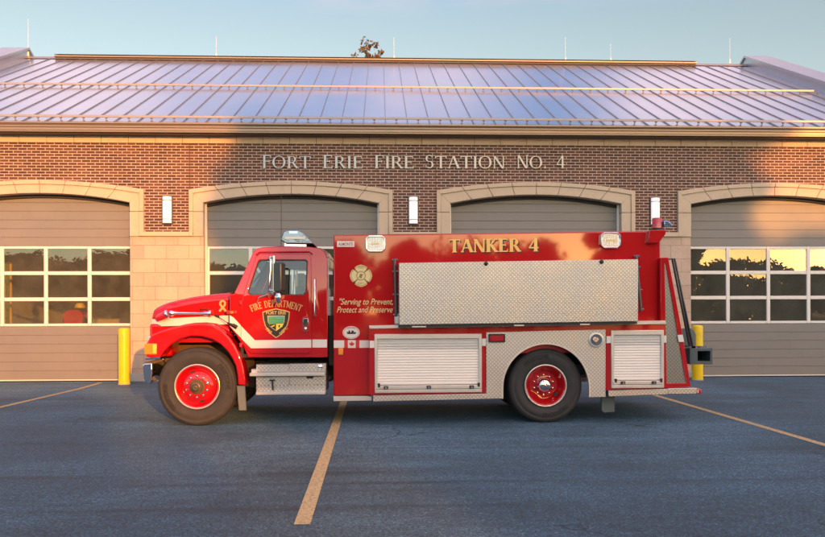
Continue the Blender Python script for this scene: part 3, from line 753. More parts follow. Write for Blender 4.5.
# ---- cab shell
cabo = [(229.5, 294), (233.6, 294), (238, 285), (253, 250.8), (256, 248.2), (262, 246.8), (284, 245.8), (308, 246.4), (319, 248), (324.5, 251.5), (327.2, 258), (327.8, 330), (327.5, 357.5), (248, 357.5), (244, 348), (236, 335), (229.5, 327)]
hole = [(250, 297.5), (246.5, 294.5), (246.5, 291), (256.5, 259.5), (259, 257), (308, 257), (309.8, 259), (309.2, 295), (307, 297.5)]
mb = slab([PP(cabo, CS), PP(hole, CS)], CS, CS + .05)
cab = mb.warp(tumble).build('cab', 'red', TB, bevel=.02, seg=3)
mir(slab([PP(cabo, CS), PP(hole, CS)], CS, CS + .05).warp(tumble)).build('cab_side', 'red', cab, bevel=.02, seg=3)
# roof, back, floor, cowl
rp = PP([(253, 250.8), (256, 248.2), (262, 246.8), (284, 245.8), (308, 246.4), (319, 248), (324.5, 251.5), (327.2, 258)], CS)
rp2 = [(x, z - .05) for x, z in rp]
crown = lambda x, y, z: (x, y, z + .05 * (1 - ((y - YC) / (YC - CS - .05)) ** 2) if z > 2.0 else z)
def grid_roof():
    mb = MB(); n = 12; rows = []
    ys = [CS + .045 + (FARY - 2 * CS - .09) * k / n for k in range(n + 1)]
    vs = []
    for (x, z) in rp:
        for y in ys: vs.append(tumble(x, y, z + .05 * (1 - abs((y - YC) / (YC - CS)) ** 2.5)))
    fs = [(i * (n + 1) + j, i * (n + 1) + j + 1, (i + 1) * (n + 1) + j + 1, (i + 1) * (n + 1) + j) for i in range(len(rp) - 1) for j in range(n)]
    return mb.add(vs, fs)
grid_roof().build('cab_roof', 'red', cab, smooth=60)
bx = at(327.2, 300, CS)[0]; zb0 = at(327, 357.5, CS)[1]; zb1 = at(327, 254, CS)[1]
MB().box(bx - .05, bx - .005, CS + .05, FARY - CS - .05, zb0, ZB).build('cab_back', 'red', cab)
bkw = MB().plate([[(CS + .05, ZB), (FARY - CS - .05, ZB), (FARY - CS - .1, zb1 + .02), (CS + .1, zb1 + .02)], rrect(.55, FARY - .55, ZB + .12, zb1 - .15, .06)], bx - .05, bx - .005)
bkw.v = [(y, x, z) for x, y, z in bkw.v]; bkw.build('cab_back_upper', 'red', cab)
b2 = MB(); b2.add([(bx - .02, .55, ZB + .12), (bx - .02, FARY - .55, ZB + .12), (bx - .02, FARY - .55, zb1 - .15), (bx - .02, .55, zb1 - .15)], [(0, 1, 2, 3)]); b2.build('rear_window', 'cabglass', cab)
fx = at(240, 340, CS)[0]
MB().box(fx, bx - .05, CS + .05, FARY - CS - .05, zb0, zb0 + .05).build('cab_floor', 'frame', cab)
MB().box(fx, fx + .04, CS + .05, FARY - CS - .05, zb0 + .05, ZB - .02).build('firewall', 'frame', cab)
# windscreen and its pillars
wa = at(236.2, 289.5, CS); wb = at(252.2, 253.2, CS)
mb = MB(); mb.add([tumble(wa[0], CS + .06, wa[1]), tumble(wa[0] - .10, YC, wa[1]), tumble(wa[0], FARY - CS - .06, wa[1]), tumble(wb[0], FARY - CS - .06, wb[1]), tumble(wb[0] - .06, YC, wb[1]), tumble(wb[0], CS + .06, wb[1])], [(0, 1, 4, 5), (1, 2, 3, 4)])
mb.build('windscreen', 'cabglass', cab)
mb = MB(); 
mb.tube([(wa[0] - .10, YC, wa[1]), (wb[0] - .06, YC, wb[1])], .022, 6)
mb.build('windscreen_divider', 'black', cab)
ca = at(229.5, 294, CS); 
mb = MB(); mb.add([(ca[0], CS + .04, ca[1] - .01), (ca[0], FARY - CS - .04, ca[1] - .01), (wa[0] + .03, FARY - CS - .05, wa[1] + .01), (wa[0] - .09, YC, wa[1] + .01), (wa[0] + .03, CS + .05, wa[1] + .01)], [(0, 4, 3, 2, 1)]); mb.build('cowl', 'red', cab)
# seats, wheel, dash
for yy in (.45, 1.45):
    t = MB(); sx = at(297, 300, .5)[0]
    t.box(sx - .5, sx, yy, yy + .5, ZB - .52, ZB - .38); t.build('seat', 'seat', cab, bevel=.04)
    MB().box(sx - .02, sx + .08, yy + .06, yy + .44, ZB - .4, ZB + .16).build('seat_back', 'seat', cab, bevel=.04)
mb = MB(); dx0 = at(246, 300, CS)[0]; mb.box(dx0 - .15, dx0 + .2, CS + .1, FARY - CS - .1, ZB - .35, ZB - .02); mb.build('dashboard', 'black', cab, bevel=.03)
mb = MB(); c = Vector((dx0 + .42, .62, ZB - .02)); ring = []
for k in range(25):
    a = 2 * pi * k / 24; ring.append(c + Vector((-.10 * sin(a), .21 * cos(a), .19 * sin(a))))
mb.tube(ring, .014, 6, cap=False); mb.tube([c, c + Vector((-.25, 0, -.12))], .025, 8); mb.build('steering_wheel', 'black', cab)
# ---- doors
doo = [(241.3, 352), (241.3, 305), (242.5, 298), (255.5, 256.5), (258.5, 253.5), (308.5, 253.5), (311, 256), (311.8, 280), (311.8, 352.5), (310, 354), (251.5, 354), (247, 352.8)]
doo = [(241.6, 343), (241.4, 305), (242.7, 297), (255.2, 256.8), (258.8, 253.8), (308.3, 253.8), (310.8, 256.2), (311.6, 280), (311.6, 352), (310, 353.5), (251, 353.5)]
win = [(251, 295.2), (248.4, 293.2), (248.3, 291), (257.8, 261.6), (260.2, 259.6), (305, 259.6), (307.2, 261.6), (306.4, 292.6), (303.8, 295.0)]
def doorm(): return slab([PP(doo, CS), PP(win, CS)], CS - .022, CS + .012).warp(tumble)
door = doorm().build('door', 'red', TB, bevel=.010, seg=3); fdoor = mir(doorm()).build('door', 'red', TB, bevel=.010, seg=3)
def gask(): 
    o = PP(win, CS); cx = sum(p[0] for p in o) / len(o); cz = sum(p[1] for p in o) / len(o)
    i_ = [(cx + (x - cx) * .972, cz + (z - cz) * .955) for x, z in o]
    return slab([o, i_], CS - .016, CS + .02).warp(tumble)
def gl(): return slab([PP(win, CS)], CS + .004, CS + .007).warp(tumble)
for d, f in ((door, lambda m: m), (fdoor, mir)):
    f(gask()).build('window_seal', 'black', d)
    g_ = MB(); o = PP(win, CS); n = len(o); g_.add([tumble(x, CS + .004, z) for x, z in o], [tuple(range(n))]); f(g_).build('window', 'cabglass', d)
    pv = MB(); a = at(270.3, 260, CS); b = at(268.8, 295, CS); pv.tube([tumble(a[0], CS - .004, a[1]), tumble(b[0], CS - .004, b[1])], .012, 6); f(pv).build('vent_bar', 'black', d)
    # door handle: recessed red cup with chrome paddle
    h = slab([PP([(302.4, 318), (303.5, 316.3), (308.3, 316.3), (309.2, 318), (309.2, 330.5), (308, 332.2), (303.6, 332.2), (302.4, 330.5)], CS)], CS - .034, CS - .02); h = f(h).build('handle', 'darkred', d, bevel=.006)
    f(slab([PP([(303.3, 318.5), (308.4, 318.5), (308.4, 326), (303.3, 326)], CS)], CS - .045, CS - .034)).build('paddle', 'chrome', h, bevel=.004)
    q = at(305.9, 329, CS); f(MB().lathe_y(q[0], q[1], [(.022, CS - .034), (.022, CS - .04), (.001, CS - .042)], 14)).build('lock', 'chrome', h)
for py in (303, 345):
    q = at(241.2, py, CS); both(lambda: MB().box(q[0] - .022, q[0] + .018, CS - .034, CS - .018, q[1] - .03, q[1] + .03), 'door_hinge', 'darkred', bevel=.006)
# drip rail with its glints
both(lambda: MB().tube([tumble(*(lambda p: (p[0], CS - .02, p[1]))(at(x, y, CS))) for x, y in ((255.5, 254.6), (259, 252), (309, 251.5), (312, 254))], .011, 6), 'drip_rail', 'red', smooth=60)
# grab handle behind the door
def grab():
    a = at(314.8, 279, CS); b = at(315.2, 316.6, CS); m = MB()
    m.tube([(a[0], CS, a[1]), (a[0], CS - .05, a[1] - .01), (b[0], CS - .05, b[1] + .01), (b[0], CS, b[1])], .015, 8)
    return m
both(grab, 'grab_handle', 'chrome', smooth=60)
# ---- bonnet
HS = .26
hood = [(150.2, 334), (149.6, 322), (150.0, 313.2), (151.2, 309.8), (154, 307.4), (160.3, 304.6), (168, 302), (178.5, 299.6), (190, 297.2), (202.7, 295.2), (215, 293.7), (229.3, 292.6), (229.3, 334)]
hp = PP(hood, HS)
def bonnet():
    n = 14; ks = [-1 + 2 * k / n for k in range(n + 1)]; top = hp[1:-1]; mb = MB(); vs = []
    zlow = hp[0][1] - .12
    rows = []
    for (x, z) in top:
        row = [(x, HS, zlow), (x, HS, z - .10)]
        for j in range(5):
            a = pi / 2 * j / 4; row.append((x, HS + .09 * (1 - cos(a)), z - .10 + .10 * sin(a)))
        row.append((x, HS + .5, z + .02)); row.append((x, YC, z + .035))
        row += [(xx, FARY - yy, zz_) for xx, yy, zz_ in reversed(row[:-1])]
        rows.append(row)
    # pinch the nose in plan
    L = top[-1][0] - top[0][0]
    out = []
    for row in rows:
        for (x, y, z) in row:
            t = max(0, 1 - (x - top[0][0]) / .45); s = 1 - .10 * t * t
            out.append((x, YC + (y - YC) * s, z))
    m = len(rows[0])
    fs = [(i * m + j, i * m + j + 1, (i + 1) * m + j + 1, (i + 1) * m + j) for i in range(len(rows) - 1) for j in range(m - 1)]
    fs += [tuple(reversed(range(m))), tuple(range((len(rows) - 1) * m, len(rows) * m))]
    return mb.add(out, fs)
bon = bonnet().build('bonnet', 'red', TB, smooth=45)
def hoody(x): 
    t = max(0, 1 - (x - hp[1][0]) / .45); return YC + (HS - YC) * (1 - .10 * t * t)
def on_hood(pts, off, thick=.0):
    """closed outline laid on the bonnet's side, following its plan"""
    P = PP(pts, HS); mb = MB(); n = len(P)
    vs = [(x, hoody(x) - off, z) for x, z in P]; mb.add(vs + [(x, y + off * .9, z) for x, y, z in vs], [tuple(range(n)), tuple(reversed(range(n, 2 * n)))] + [(i, (i + 1) % n, (i + 1) % n + n, i + n) for i in range(n)]); return mb
st = MB()
topl = [(150 + (229.3 - 150) * k / 10, 319.4 + (315.2 - 319.4) * k / 10) for k in range(11)]
botl = [(150 + (229.3 - 150) * k / 10, 326.6 + (324.2 - 326.6) * k / 10) for k in range(11)]
A_ = PP(topl, HS); B_ = PP(botl, HS)
st.add([(x, hoody(x) - .004, z) for x, z in A_] + [(x, hoody(x) - .004, z) for x, z in B_], [(i, i + 1, i + 12, i + 11) for i in range(10)])
st.build('stripe', 'white', bon); mir(st).build('stripe', 'white', bon)
# belt stripe on the door and the cab corner, then diagonal from the bonnet
sd = [(241.6, 326.2), (241.6, 338.6), (251.3, 348.2), (311.4, 347.6), (311.4, 339.6), (255.2, 340.2)]
so_ = slab([PP(sd, CS)], CS - .027, CS - .018); so_.build('stripe', 'white', door); mir(so_).build('stripe', 'white', fdoor)
sc_ = slab([PP([(229.8, 315.4), (229.8, 326), (241.0, 337.9), (241.0, 325.5), (233.5, 317.4)], CS)], CS - .005, CS + .01); sc_.build('stripe', 'white', cab); mir(sc_).build('stripe', 'white', cab)
sc_ = slab([PP([(312.4, 339.6), (312.4, 347.6), (327.0, 347.6), (327.0, 339.6)], CS)], CS - .005, CS + .01); sc_.build('stripe', 'white', cab); mir(sc_).build('stripe', 'white', cab)
# chrome horn trumpet, its red lamp, the maker's small badge
def trumpet():
    a = at(170.3, 313.2, HS - .07); b = at(210.5, 313.6, HS - .07); m = MB(); y = HS - .075
    pts = [(a[0], .037), (a[0] + .015, .040), (a[0] + .03, .034), (a[0] + .06, .024), (a[0] + .12, .018), (b[0] - .10, .016), (b[0] - .09, .026), (b[0] - .02, .028), (b[0] - .018, .045), (b[0] + .012, .046), (b[0] + .014, .02)]
    m.tube([(x, y - .04 * 0, a[1] + (b[1] - a[1]) * (x - a[0]) / (b[0] - a[0])) for x, r in pts], [r for x, r in pts], 16)
    m.tube([(a[0] + .1, hoody(a[0] + .1), a[1] - .0), (a[0] + .1, y, a[1])], .012, 6); m.tube([(b[0] - .05, hoody(b[0]), b[1]), (b[0] - .05, y, b[1])], .014, 6)
    return m
both(trumpet, 'air_horn', 'chrome', smooth=50)
def hlamp():
    a = at(155.2, 318.8, HS - .06); b = at(165.5, 314.6, HS - .06); m = MB(); y = .24
    m.tube([(a[0], y + .03, a[1]), (a[0] + .012, y + .025, a[1] + .003), ((a[0] + b[0]) / 2, y, (a[1] + b[1]) / 2), (b[0], y - .02, b[1])], [.02, .045, .052, .056], 14); return m
l1, l2 = both(hlamp, 'bonnet_lamp', 'redlens', smooth=50)
def hrim():
    b = at(165.5, 314.6, HS - .06); m = MB(); y = .22; m.tube([(b[0] - .005, y, b[1] - .002), (b[0] + .03, y, b[1] + .008)], [.062, .062], 14); return m
hrim().build('lamp_rim', 'chrome', l1, bevel=.008); mir(hrim()).build('lamp_rim', 'chrome', l2, bevel=.008)
ps = font_polys('4900', 1, offset=.02); x0, x1, z0, z1 = pxrect(199.5, 308.3, 208.6, 311.3, HS); add_polys(MB(), fit_text(ps, x0, x1, z0, z1), HS - .008, .012).build('model_number', 'chrome', bon)
# gold ribbon decal
rb = MB(); c = at(222.7, 305.2, HS)
for sgn in (-1, 1):
    pts = [(c[0] + sgn * .045, c[1] - .085), (c[0] - sgn * .028, c[1] + .0), (c[0] - sgn * .035, c[1] + .03), (c[0] - sgn * .02, c[1] + .055), (c[0], c[1] + .062)]
    for i in range(len(pts) - 1):
        (xa, za), (xb, zb_) = pts[i], pts[i + 1]; d = Vector((xb - xa, zb_ - za)); nn = Vector((-d.y, d.x)).normalized() * .014
        rb.plate([[(xa - nn.x, za - nn.y), (xa + nn.x, za + nn.y), (xb + nn.x, zb_ + nn.y), (xb - nn.x, zb_ - nn.y)]], HS - .004 - .0006 * (i + (sgn > 0) * 4), HS + .01)
rb.build('ribbon_decal', 'gold', bon)
# amber cowl lamp, bonnet latch
x0, x1, z0, z1 = pxrect(226.5, 310.6, 236.8, 314.3, CS)
both(lambda: MB().box(x0, x1, CS - .022, CS + .01, z0, z1), 'side_marker', 'darkred', bevel=.008)
x0, x1, z0, z1 = pxrect(230.5, 311.4, 233.6, 313.5, CS)
MB().box(x0, x1, CS - .028, CS - .02, z0, z1).build('marker_lens', 'amber', TB, bevel=.003)
def latch():
    a = at(217.5, 316.0, HS); b = at(229.8, 322.7, HS); c = at(236.5, 327.0, CS); m = MB(); y = HS - .03
    m.tube([(a[0] - .03, y, a[1] + .012), (a[0] + .03, y, a[1] - .012)], .017, 8); m.tube([(a[0], y, a[1]), (b[0], CS - .03, b[1])], .006, 6)
    m.tube([(b[0], CS - .03, b[1]), (c[0], CS - .03, c[1])], [.012, .028], 8); m.tube([(c[0] - .045, CS - .03, c[1] + .028), (c[0] + .012, CS - .03, c[1] - .006)], [.026, .028], 8); return m
both(latch, 'bonnet_latch', 'black', smooth=50)
# ---- wings over the front wheels
outer = [(146.2, 357.6), (145.8, 344), (148, 340.4), (151, 335), (160, 331.2), (171, 327.8), (182, 325.2), (191.4, 323.8), (203, 323.4), (212, 324.6), (222, 330), (229.5, 337.5), (235.2, 345.8), (240.2, 356), (243.4, 367), (245.2, 378), (245.6, 385.8)]
inner = [(237.9, 385.2), (237.3, 376), (235.6, 366), (232.2, 358.6), (227.8, 351.8), (220.5, 344.4), (211.9, 339.4), (202, 336.7), (191.4, 336.2), (181, 338.8), (171.4, 344.4), (165.4, 350.2), (160.8, 356.6), (159.8, 358)]
FS = .03
wing = PP(outer + inner, FS)
def wingm():
    m = MB(); m.plate([wing], FS, FS + .30)
    # round the top shoulder: verts on the outer ridge sit further in
    return m
w1 = wingm().build('wing', 'red', TB, bevel=.035, seg=4, smooth=45); w2 = mir(wingm()).build('wing', 'red', TB, bevel=.035, seg=4, smooth=45)
# inner shoulder that joins wing and bonnet, inner liner
sh = [(150.5, 334.5), (160, 330.5), (171, 327), (182, 324.2), (191.4, 322.8), (203, 322.4), (214, 323.8), (229.3, 334), (229.3, 352), (222, 345), (211, 339.4), (202, 336.7), (191.4, 336.2), (181, 338.8), (171.4, 344.4), (160.8, 356.6), (150.4, 357)]
both(lambda: slab([PP(sh, FS)], .20, .5), 'wing_shoulder', 'red', bevel=.05, seg=4)
lin = [(148, 357), (150, 336), (190, 326), (229, 336), (247, 357), (247, 392), (160, 376)]
both(lambda: slab([PP(lin, FS)], .62, .66), 'wheel_well', 'rustliner')
both(lambda: slab([PP([(145.6, 358.0), (145.6, 360.2), (160.5, 359.2), (160.5, 357.2)], FS)], FS - .006, FS + .3), 'wing_trim', 'chrome')
# turn signal wrapping the corner
x0, x1, z0, z1 = pxrect(145.8, 343.6, 157.0, 354.6, FS)
both(lambda: MB().box(x0 - .02, x1, FS - .012, FS + .22, z0, z1), 'turn_signal', 'amber', bevel=.012)
both(lambda: MB().box(x0 + (x1 - x0) * .64, x1 - .006, FS - .02, FS - .012, z0 + .015, z1 - .012), 'signal_reflector', 'yelens', bevel=.01)
# nose: grille and headlamps
nx = at(149.6, 330, HS)[0]
t = MB(); t.box(nx - .02, nx + .3, .30, FARY - .30, at(150, 357, HS)[1], at(150, 331, HS)[1] + .1); t.build('nose', 'red', TB, bevel=.04, seg=3)
t = MB(); gz0 = at(150, 352, HS)[1]; gz1 = at(150, 314, HS)[1]
for k in range(9): t.box(nx - .045, nx - .02, .62, FARY - .62, gz0 + (gz1 - gz0) * k / 9 + .008, gz0 + (gz1 - gz0) * (k + .55) / 9 + .008)
t.build('grille', 'chrome', TB)
both(lambda: MB().box(nx - .04, nx + .05, .30, .56, gz0 + .02, gz0 + .22), 'headlight', 'lens', bevel=.02)
# bumper
def bump():
    pr = PP([(142.2, 366.5), (142.6, 364.0), (151.5, 363.2), (151.8, 372), (151.0, 380.5), (149.4, 384.4), (146.2, 384.4), (143.4, 379)], 0)
    m = MB(); n = len(pr); rows = [(.02, .0), (.10, -.0), (.45, -.07), (1.99, -.07), (2.34, 0), (2.42, .0)]
    vs = [(x + dx_, y, z) for y, dx_ in rows for x, z in pr]
    fs = [tuple(range(n)), tuple(reversed(range((len(rows) - 1) * n, len(rows) * n)))]
    for r in range(len(rows) - 1):
        for i in range(n): fs.append((r * n + i, r * n + (i + 1) % n, (r + 1) * n + (i + 1) % n, (r + 1) * n + i))
    return m.add(vs, fs)
bump().build('front_bumper', 'chrome', TB, bevel=.012, seg=3)
def barm():
    m = MB(); a = at(150, 361.5, .1); b = at(163, 358.8, .1); m.plate([PP([(144.5, 362.3), (161, 358.4), (163, 361), (152, 364.5), (152, 374), (157, 380), (154.5, 381.5), (150, 378)], .12)], .12, .16); return m
both(barm, 'bumper_bracket', 'rustliner', bevel=.006)
# ---- chassis
for yy in (.80, FARY - .80):
    a = at(152, 0, .8)[0]; b = at(672, 0, .8)[0]
    MB().box(a, b, yy - .04, yy + .04, .62, .86).build('chassis_rail', 'frame', TB)
wx1, wz1 = at(197.4, 387.0, .1); wx2, wz2 = at(545.4, 386.0, .1)
R1 = wz1 + .005; R2 = wz2 + .005
wz1 = R1 - .0; wz2 = R2
MB().tube([(wx1, .35, wz1), (wx1, FARY - .35, wz1)], .07, 12).build('front_axle', 'frame', TB)
m = MB(); m.tube([(wx2, .4, wz2), (wx2, .95, wz2), (wx2, 1.05, wz2), (wx2, 1.38, wz2), (wx2, 1.48, wz2), (wx2, FARY - .4, wz2)], [.09, .09, .24, .24, .09, .09], 16); m.build('rear_axle', 'frame', TB, smooth=50)
m = MB(); m.tube([(wx1 + .9, YC, .68), (wx2, YC, wz2)], .05, 10); m.build('drive_shaft', 'frame', TB)
m = MB(); m.box(wx1 - .3, wx1 + 1.0, .85, FARY - .85, .55, 1.2); m.build('engine', 'frame', TB, bevel=.05)
# leaf springs
for yy in (.68, FARY - .68):
    for wx in (wx1, wx2):
        m = MB(); m.tube([(wx - .6, yy, wz1 + .16), (wx - .3, yy, wz1 + .06), (wx, yy, wz1 + .03), (wx + .3, yy, wz1 + .06), (wx + .6, yy, wz1 + .16)], .035, 8); m.build('leaf_spring', 'rustliner', TB, smooth=60)
# ---- wheels
def tyre(cx, cz, R, y0, wd):
    m = MB(); rim = .555 * R
    prof = [(rim, y0 + .03), (rim + .015, y0 + .012), (rim + .05, y0 + .002), (rim + .09, y0 - .012), (rim + .13, y0 - .014), (R - .09, y0 - .006), (R - .055, y0 + .0), (R - .05, y0 - .004), (R - .03, y0 + .004), (R - .012, y0 + .02), (R, y0 + .045)]
    groove = []
    for k in range(1, 5):
        yy = y0 + .045 + (wd - .09) * k / 5; groove += [(R + .001, yy - .008), (R - .014, yy - .005), (R - .014, yy + .005), (R + .001, yy + .008)]
    back = [(r, 2 * y0 + wd - y) for r, y in reversed(prof)]
    return m.lathe_y(cx, cz, prof + groove + back, 96)
def wheel(cx, cz, R, front):
    y0 = .085; k = R / .53
    rimr = .565 * R
    if front: prof = [(rimr, y0 + .01), (rimr - .008, y0 - .004), (rimr - .03, y0 + .004), (rimr - .045, y0 + .03), (.235 * k, y0 + .055), (.19 * k, y0 + .02), (.165 * k, y0 - .0), (.10 * k, y0 - .002), (.09 * k, y0 + .01)]
    else: prof = [(rimr, y0 + .01), (rimr - .008, y0 - .004), (rimr - .03, y0 + .006), (rimr - .045, y0 + .05), (.235 * k, y0 + .09), (.20 * k, y0 + .15), (.165 * k, y0 + .155), (.10 * k, y0 + .155), (.09 * k, y0 + .15)]
    w = MB().lathe_y(cx, cz, prof + [(.05, y0 + .18)], 64).build('wheel', 'red', TB, smooth=40)
    tyre(cx, cz, R, y0, .27).build('tyre', 'rubber', w, smooth=50)
    MB().lathe_y(cx, cz, [(rimr + .004, y0 + .008), (rimr + .004, y0 - .008), (rimr - .004, y0 - .011), (rimr - .014, y0 - .008), (rimr - .016, y0 + .006)], 64).build('rim_edge', 'chromew', w, smooth=60)
    yn = prof[6][1]
    nu = MB()
    for i in range(10):
        a = 2 * pi * i / 10 + .3; nu.lathe_y(cx + .142 * k * cos(a), cz + .142 * k * sin(a), [(.016, yn), (.016, yn - .022), (.009, yn - .028), (.0005, yn - .029)], 6)
    nu.build('lug_nuts', 'chrome', w)
    if front:
        MB().lathe_y(cx, cz, [(.105 * k, yn + .002), (.105 * k, yn - .012), (.08 * k, yn - .02), (.078 * k, yn - .06), (.06 * k, yn - .072), (.001, yn - .072)], 28).build('hub', 'rustliner', w, smooth=30)
        MB().lathe_y(cx, cz, [(.056 * k, yn - .07), (.056 * k, yn - .085), (.046 * k, yn - .09), (.040 * k, yn - .075), (.022, yn - .074), (.020, yn - .086), (.0005, yn - .088)], 24).build('hub_cap', 'hubm', w, smooth=30)
        hs = ((108, .178), (-72, .178))
    else:
        MB().lathe_y(cx, cz, [(.102 * k, yn + .002), (.100 * k, yn - .09), (.09 * k, yn - .115), (.06 * k, yn - .135), (.03 * k, yn - .143), (.0005, yn - .145)], 32).build('hub_cap', 'chrome', w, smooth=50)
        hs = ((-38, .20),)
    h = MB()
    for a, r in hs:
        a = radians(a); r = (.205 if front else .212) * k; px_, pz_ = cx + r * cos(a), cz + r * sin(a)
        yy = (prof[4][1] - .0)
        h.plate([[(px_ + .035 * cos(a + pi / 2) * cos(t) + .016 * cos(a) * sin(t), pz_ + .035 * sin(a + pi / 2) * cos(t) + .016 * sin(a) * sin(t)) for t in [2 * pi * j / 14 for j in range(14)]]], yy - .030, yy + .02)
    h.build('hand_hole', 'black', w)
    return w
def tyre_text(wh, cx, cz, R, text, a_mid, r, size, flip=1):
    ps = font_polys(text, size, offset=.004); a, b, c, d = bounds(ps); mid = (a + b) / 2; y = .085 - .0165
    def fn(x, z):
        th = radians(a_mid) - flip * (x - mid) / r; rr = r + flip * (z - size * .35)
        return (cx + rr * cos(th), y, cz + rr * sin(th))
    flat_polys(MB(), ps, fn).build('tyre_lettering', 'rubber2', wh)
wf = wheel(wx1, wz1, R1, True); wr = wheel(wx2, wz2, R2, False)
tyre_text(wf, wx1, wz1, R1, 'FIRESTONE', 200, R1 * .79, .075); tyre_text(wf, wx1, wz1, R1, 'FIRESTONE', 20, R1 * .79, .075)
tyre_text(wr, wx2, wz2, R2, 'FIRESTONE', 110, R2 * .79, .075); tyre_text(wr, wx2, wz2, R2, 'FIRESTONE', -70, R2 * .79, .075)
tyre(wx2, wz2, R2, .085 + .30, .27).build('tyre', 'rubber', TB, smooth=50)
tyre(wx2, wz2, R2, FARY - .085 - .57, .27).build('tyre', 'rubber', TB, smooth=50)
def mirobj(o, parent):
    me = o.data.copy(); ly = FARY - 2 * YC  # root sits on the mid plane, so mirror in local y
    for v in me.vertices: v.co.y = -v.co.y
    me.flip_normals(); c = bpy.data.objects.new(o.name.split('.')[0], me); COL.objects.link(c); c.parent = parent
    for ch in list(o.children): mirobj(ch, c)
    return c
mirobj(wf, TB); mirobj(wr, TB)
# mudflaps
both(lambda: slab([PP([(237.6, 385.6), (245.4, 385.6), (247, 410), (239.6, 410)], .12)], .06, .12), 'mudflap', 'flap', bevel=.006)
both(lambda: slab([PP([(600.6, 396), (613.6, 396), (613.6, 411.5), (603, 412.5), (600.6, 410)], .30)], .25, .31), 'mudflap', 'flap', bevel=.006)
# ---- battery and step box
SBY = .06
sb = MB()
def bx_(p, y0, y1): x0, x1, z0, z1 = pxrect(*p, y0); return MB().box(x0, x1, y0, y1, z0, z1)
stepb = bx_((256, 364.4, 325.8, 392.6), SBY + .02, .7).build('step_box', 'tread2', TB, bevel=.006)
def plates():
    yield bx_((256.2, 364.6, 288.9, 371.8), SBY, .1); yield bx_((289.4, 363.8, 325.8, 371.4), SBY, .1)
    yield bx_((256.2, 377, 289.0, 385.6), SBY, .1); yield bx_((289.6, 376.6, 325.6, 384.9), SBY, .1); yield bx_((257, 386.8, 325.6, 391.4), SBY, .1)
for q in plates(): q.build('box_panel', 'tread2', stepb, bevel=.003)
for p in ((249.4, 372.9, 325.0, 376.2), (255.8, 391.9, 325.2, 394.9)):
    bx_(p, SBY - .10, .25).build('step', 'alu', stepb, bevel=.006)
bx_((251.4, 369.4, 257, 373.2), SBY - .04, .2).build('step_end', 'alu', stepb)
bx_((306.5, 375.4, 313.2, 378.6), SBY - .012, .1).build('hand_slot', 'black', stepb)
m = MB(); a = at(272.4, 380.3, SBY); b = at(273.2, 390.2, SBY); m.tube([(a[0], SBY - .02, a[1]), (b[0], SBY - .02, b[1])], .011, 8); m.tube([(a[0] - .035, SBY - .02, a[1]), (a[0] + .035, SBY - .02, a[1])], .01, 8); m.build('draw_latch', 'black', stepb)
q = at(320, 366.8, SBY); MB().lathe_y(q[0], q[1], [(.033, SBY), (.033, SBY - .02), (.02, SBY - .028), (.0005, SBY - .03)], 18).build('filler_cap', 'chrome', stepb, smooth=40)
x0, x1, z0, z1 = pxrect(255, 364, 326, 393, .1)
MB().box(x0, x1, FARY - .7, FARY - .08, z0, z1).build('fuel_tank', 'tread2', TB, bevel=.05)
# exhaust stack area between cab and tank
x0 = at(327.9, 300, .2)[0]; x1 = at(333.0, 300, .2)[0]
MB().box(x0, x1 + .02, .35, FARY - .35, .8, 1.5).build('rear_cab_frame', 'frame', TB)
# ---- light bar on the roof, antenna
LY = .30
def lbar():
    a = [(281, 237.5), (283.5, 231.2), (288, 229.6), (298, 229.8), (303, 232.2), (309, 238.5), (314, 244.0), (286, 243.6), (280.5, 240)]
    m = MB(); P = PP(a, LY); m.plate([P], LY + .0, FARY - LY); return m
lb = lbar().build('light_bar', 'barlens', TB, bevel=.015, seg=3)
m = MB(); a0, a1, z0, z1 = pxrect(289, 231.0, 297.5, 233.6, LY - .01); m.box(a0, a1, LY - .008, LY + .02, z0, z1); m.build('light_bar_badge', 'blens', lb)
a0, a1, z0, z1 = pxrect(284, 242.6, 306, 247.5, LY); MB().box(a0, a1, LY + .05, FARY - LY - .05, z0, z1).build('light_bar_mount', 'chrome', lb)
a0, a1, z0, z1 = pxrect(285.5, 236.6, 305, 239.0, LY); MB().box(a0, a1, LY - .004, FARY - LY + .004, z0, z1).build('light_bar_seam', 'alu', lb)
a = at(281.2, 246, .35); b = at(281.2, 195, .35); MB().tube([(a[0], .35, a[1] - .03), (b[0], .35, b[1])], .0045, 6).build('antenna', 'frame', TB)
# ---- mirrors
def mirrors():
    m = MB(); Y = -.12
    p = [at(x, y, Y) for x, y in ((270.4, 254.5), (268.8, 294.0))]
    m.tube([(at(270.6, 257, CS)[0], CS + .03, at(270, 257, CS)[1]), (p[0][0], Y, p[0][1] - .04), (p[0][0] + .01, Y, p[0][1] - .09), (p[1][0], Y, p[1][1] + .02), (at(269, 298, CS)[0], CS - .01, at(269, 298, CS)[1])], .017, 8)
    q = [at(x, y, Y) for x, y in ((274.2, 256), (274.4, 292))]
    m.tube([(q[0][0], Y - .03, q[0][1]), (q[1][0], Y - .03, q[1][1])], .016, 8)
    m.tube([(p[0][0], Y, p[0][1] - .05), (q[0][0], Y - .03, q[0][1] - .01)], .013, 8)
    m.tube([(p[1][0], Y, p[1][1] + .05), (q[1][0], Y - .03, q[1][1] + .02)], .013, 8)
    a = at(256, 305, CS); m.tube([(q[1][0], Y - .02, q[1][1]), (a[0] + .06, CS - .12, a[1] + .10), (a[0], CS - .02, a[1])], .008, 6)
    return m
mf = mirrors().build('mirror_arm', 'chrome', TB, smooth=60); mf2 = mir(mirrors()).build('mirror_arm', 'chrome', TB, smooth=60)
